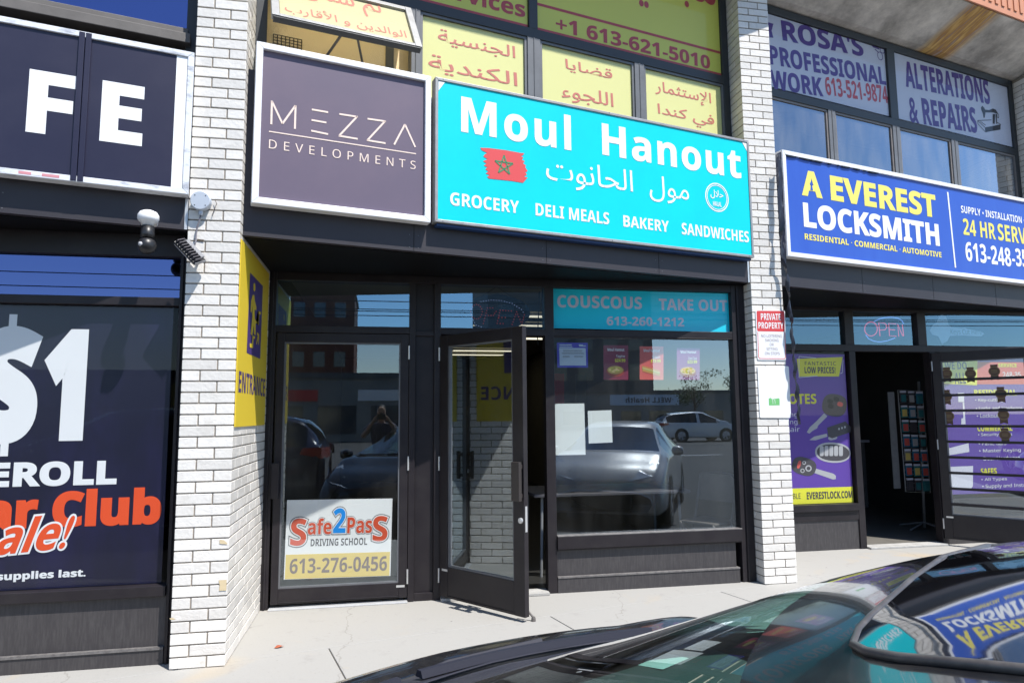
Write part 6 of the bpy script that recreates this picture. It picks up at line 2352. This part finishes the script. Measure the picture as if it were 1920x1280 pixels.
t, g = facade_block('retail_building', 'low grey shop building across the street with red and yellow signs', -22, 6.5, -34, 10, 4.05, 'facade_grey', (8, 1, 2.4, 1.8, 0.5, 3, 1.0))
q = MB()
for u, w_, z, h_, mi in ((-5.0, 1.1, 2.6, 1.2, 0), (9.5, 2.6, 2.3, 1.3, 1), (-1.5, 3.0, 2.6, 0.7, 2), (4.0, 2.2, 2.6, 0.7, 0)): q.box(g, u, u + w_, z, z + h_, 0, 0.08, mi)
q.build('sign_panel', ['sign_red', 'gold', 'white'], t)
t, g = facade_block('clinic_building', 'low clinic building across the street with a WELL Health sign', 20, 44, -69, 12, 4.2, 'facade_grey', (6, 1, 2.6, 1.6, 0.4, 3, 1.0))
q = MB()
q.box(g, -36.5, -27.5, 2.7, 4.0, 0, 0.1)
q.build('sign_panel', 'pale_blue', t)
q = MB()
fit(q, g, 'WELL Health', -35.5, -29.5, 3.0, 3.7, n=0.11, bold=0.02)
q.build('lettering', 'ink', t)
facade_block('brick_tower', 'dark red brick apartment tower across the street', -12.3, -3.6, -79, 12, 17.5, 'facade_brick', (3, 5, 1.4, 1.9, 1.6, 3.2, 0.5))
facade_block('penthouse_tower', 'dark stair tower rising behind the brick apartment tower', -12.4, -8.4, -92, 6, 20.5, 'facade_dark', None)
facade_block('office_tower', 'tall dark office tower across the street', 13.2, 35.3, -74, 15, 42, 'facade_dark', (6, 10, 2.0, 2.2, 2.0, 4.0, 0.6))


def tree(x, y, h, label):
    t = thing('tree', (x, y, ROAD), label, 'tree', 'trees across the street')
    q = MB()
    q.tube([Vector((x, y, ROAD)), Vector((x + 0.1, y, h * 0.4)), Vector((x, y + 0.1, h * 0.75))], [0.16, 0.11, 0.05], 8)
    for k in range(6):
        a = k * 1.1
        q.tube([Vector((x, y, h * (0.35 + 0.05 * k))), Vector((x + math.cos(a) * h * 0.2, y + math.sin(a) * h * 0.2, h * (0.55 + 0.05 * k)))], [0.06, 0.02], 6)
    q.build('trunk', 'bark', t)
    q = MB()
    rnd = random.Random(int(x * 10))
    for c_ in range(26):
        cx_, cy_, cz_ = x + rnd.gauss(0, h * 0.15), y + rnd.gauss(0, h * 0.15), h * (0.68 + rnd.gauss(0, 0.13))
        for k in range(36):
            p = Vector((cx_ + rnd.gauss(0, .28), cy_ + rnd.gauss(0, .28), cz_ + rnd.gauss(0, .24)))
            d = Vector((rnd.uniform(-1, 1), rnd.uniform(-1, 1), rnd.uniform(-1, 1))).normalized()
            e = d.orthogonal().normalized() * 0.09
            f_ = d.cross(e).normalized() * 0.06
            q.add([p - e, p + f_, p + e, p - f_], [(0, 1, 2, 3)])
    q.build('crown', 'leaf', t)


tree(27.5, -46, 5.2, 'small round street tree by the clinic')
tree(34.0, -50, 6.5, 'taller street tree right of the clinic sign')
for i, (z0, z1) in enumerate(((6.7, 7.1), (6.95, 7.4), (7.1, 7.55), (7.6, 8.0), (8.3, 8.7))):
    q = MB()
    q.tube([Vector((-40 + k * 8, -24 - 0.3 * i, z0 + (z1 - z0) * k / 11 - 0.3 * math.sin(k / 11 * math.pi))) for k in range(12)], 0.025, 5)
    o = q.build('overhead_wire', 'cam_black')
    tag(o, 'black overhead wire strung along the far side of the street', 'wire', 'overhead wires along the street')
for ob in (_fo,): bpy.data.objects.remove(ob)
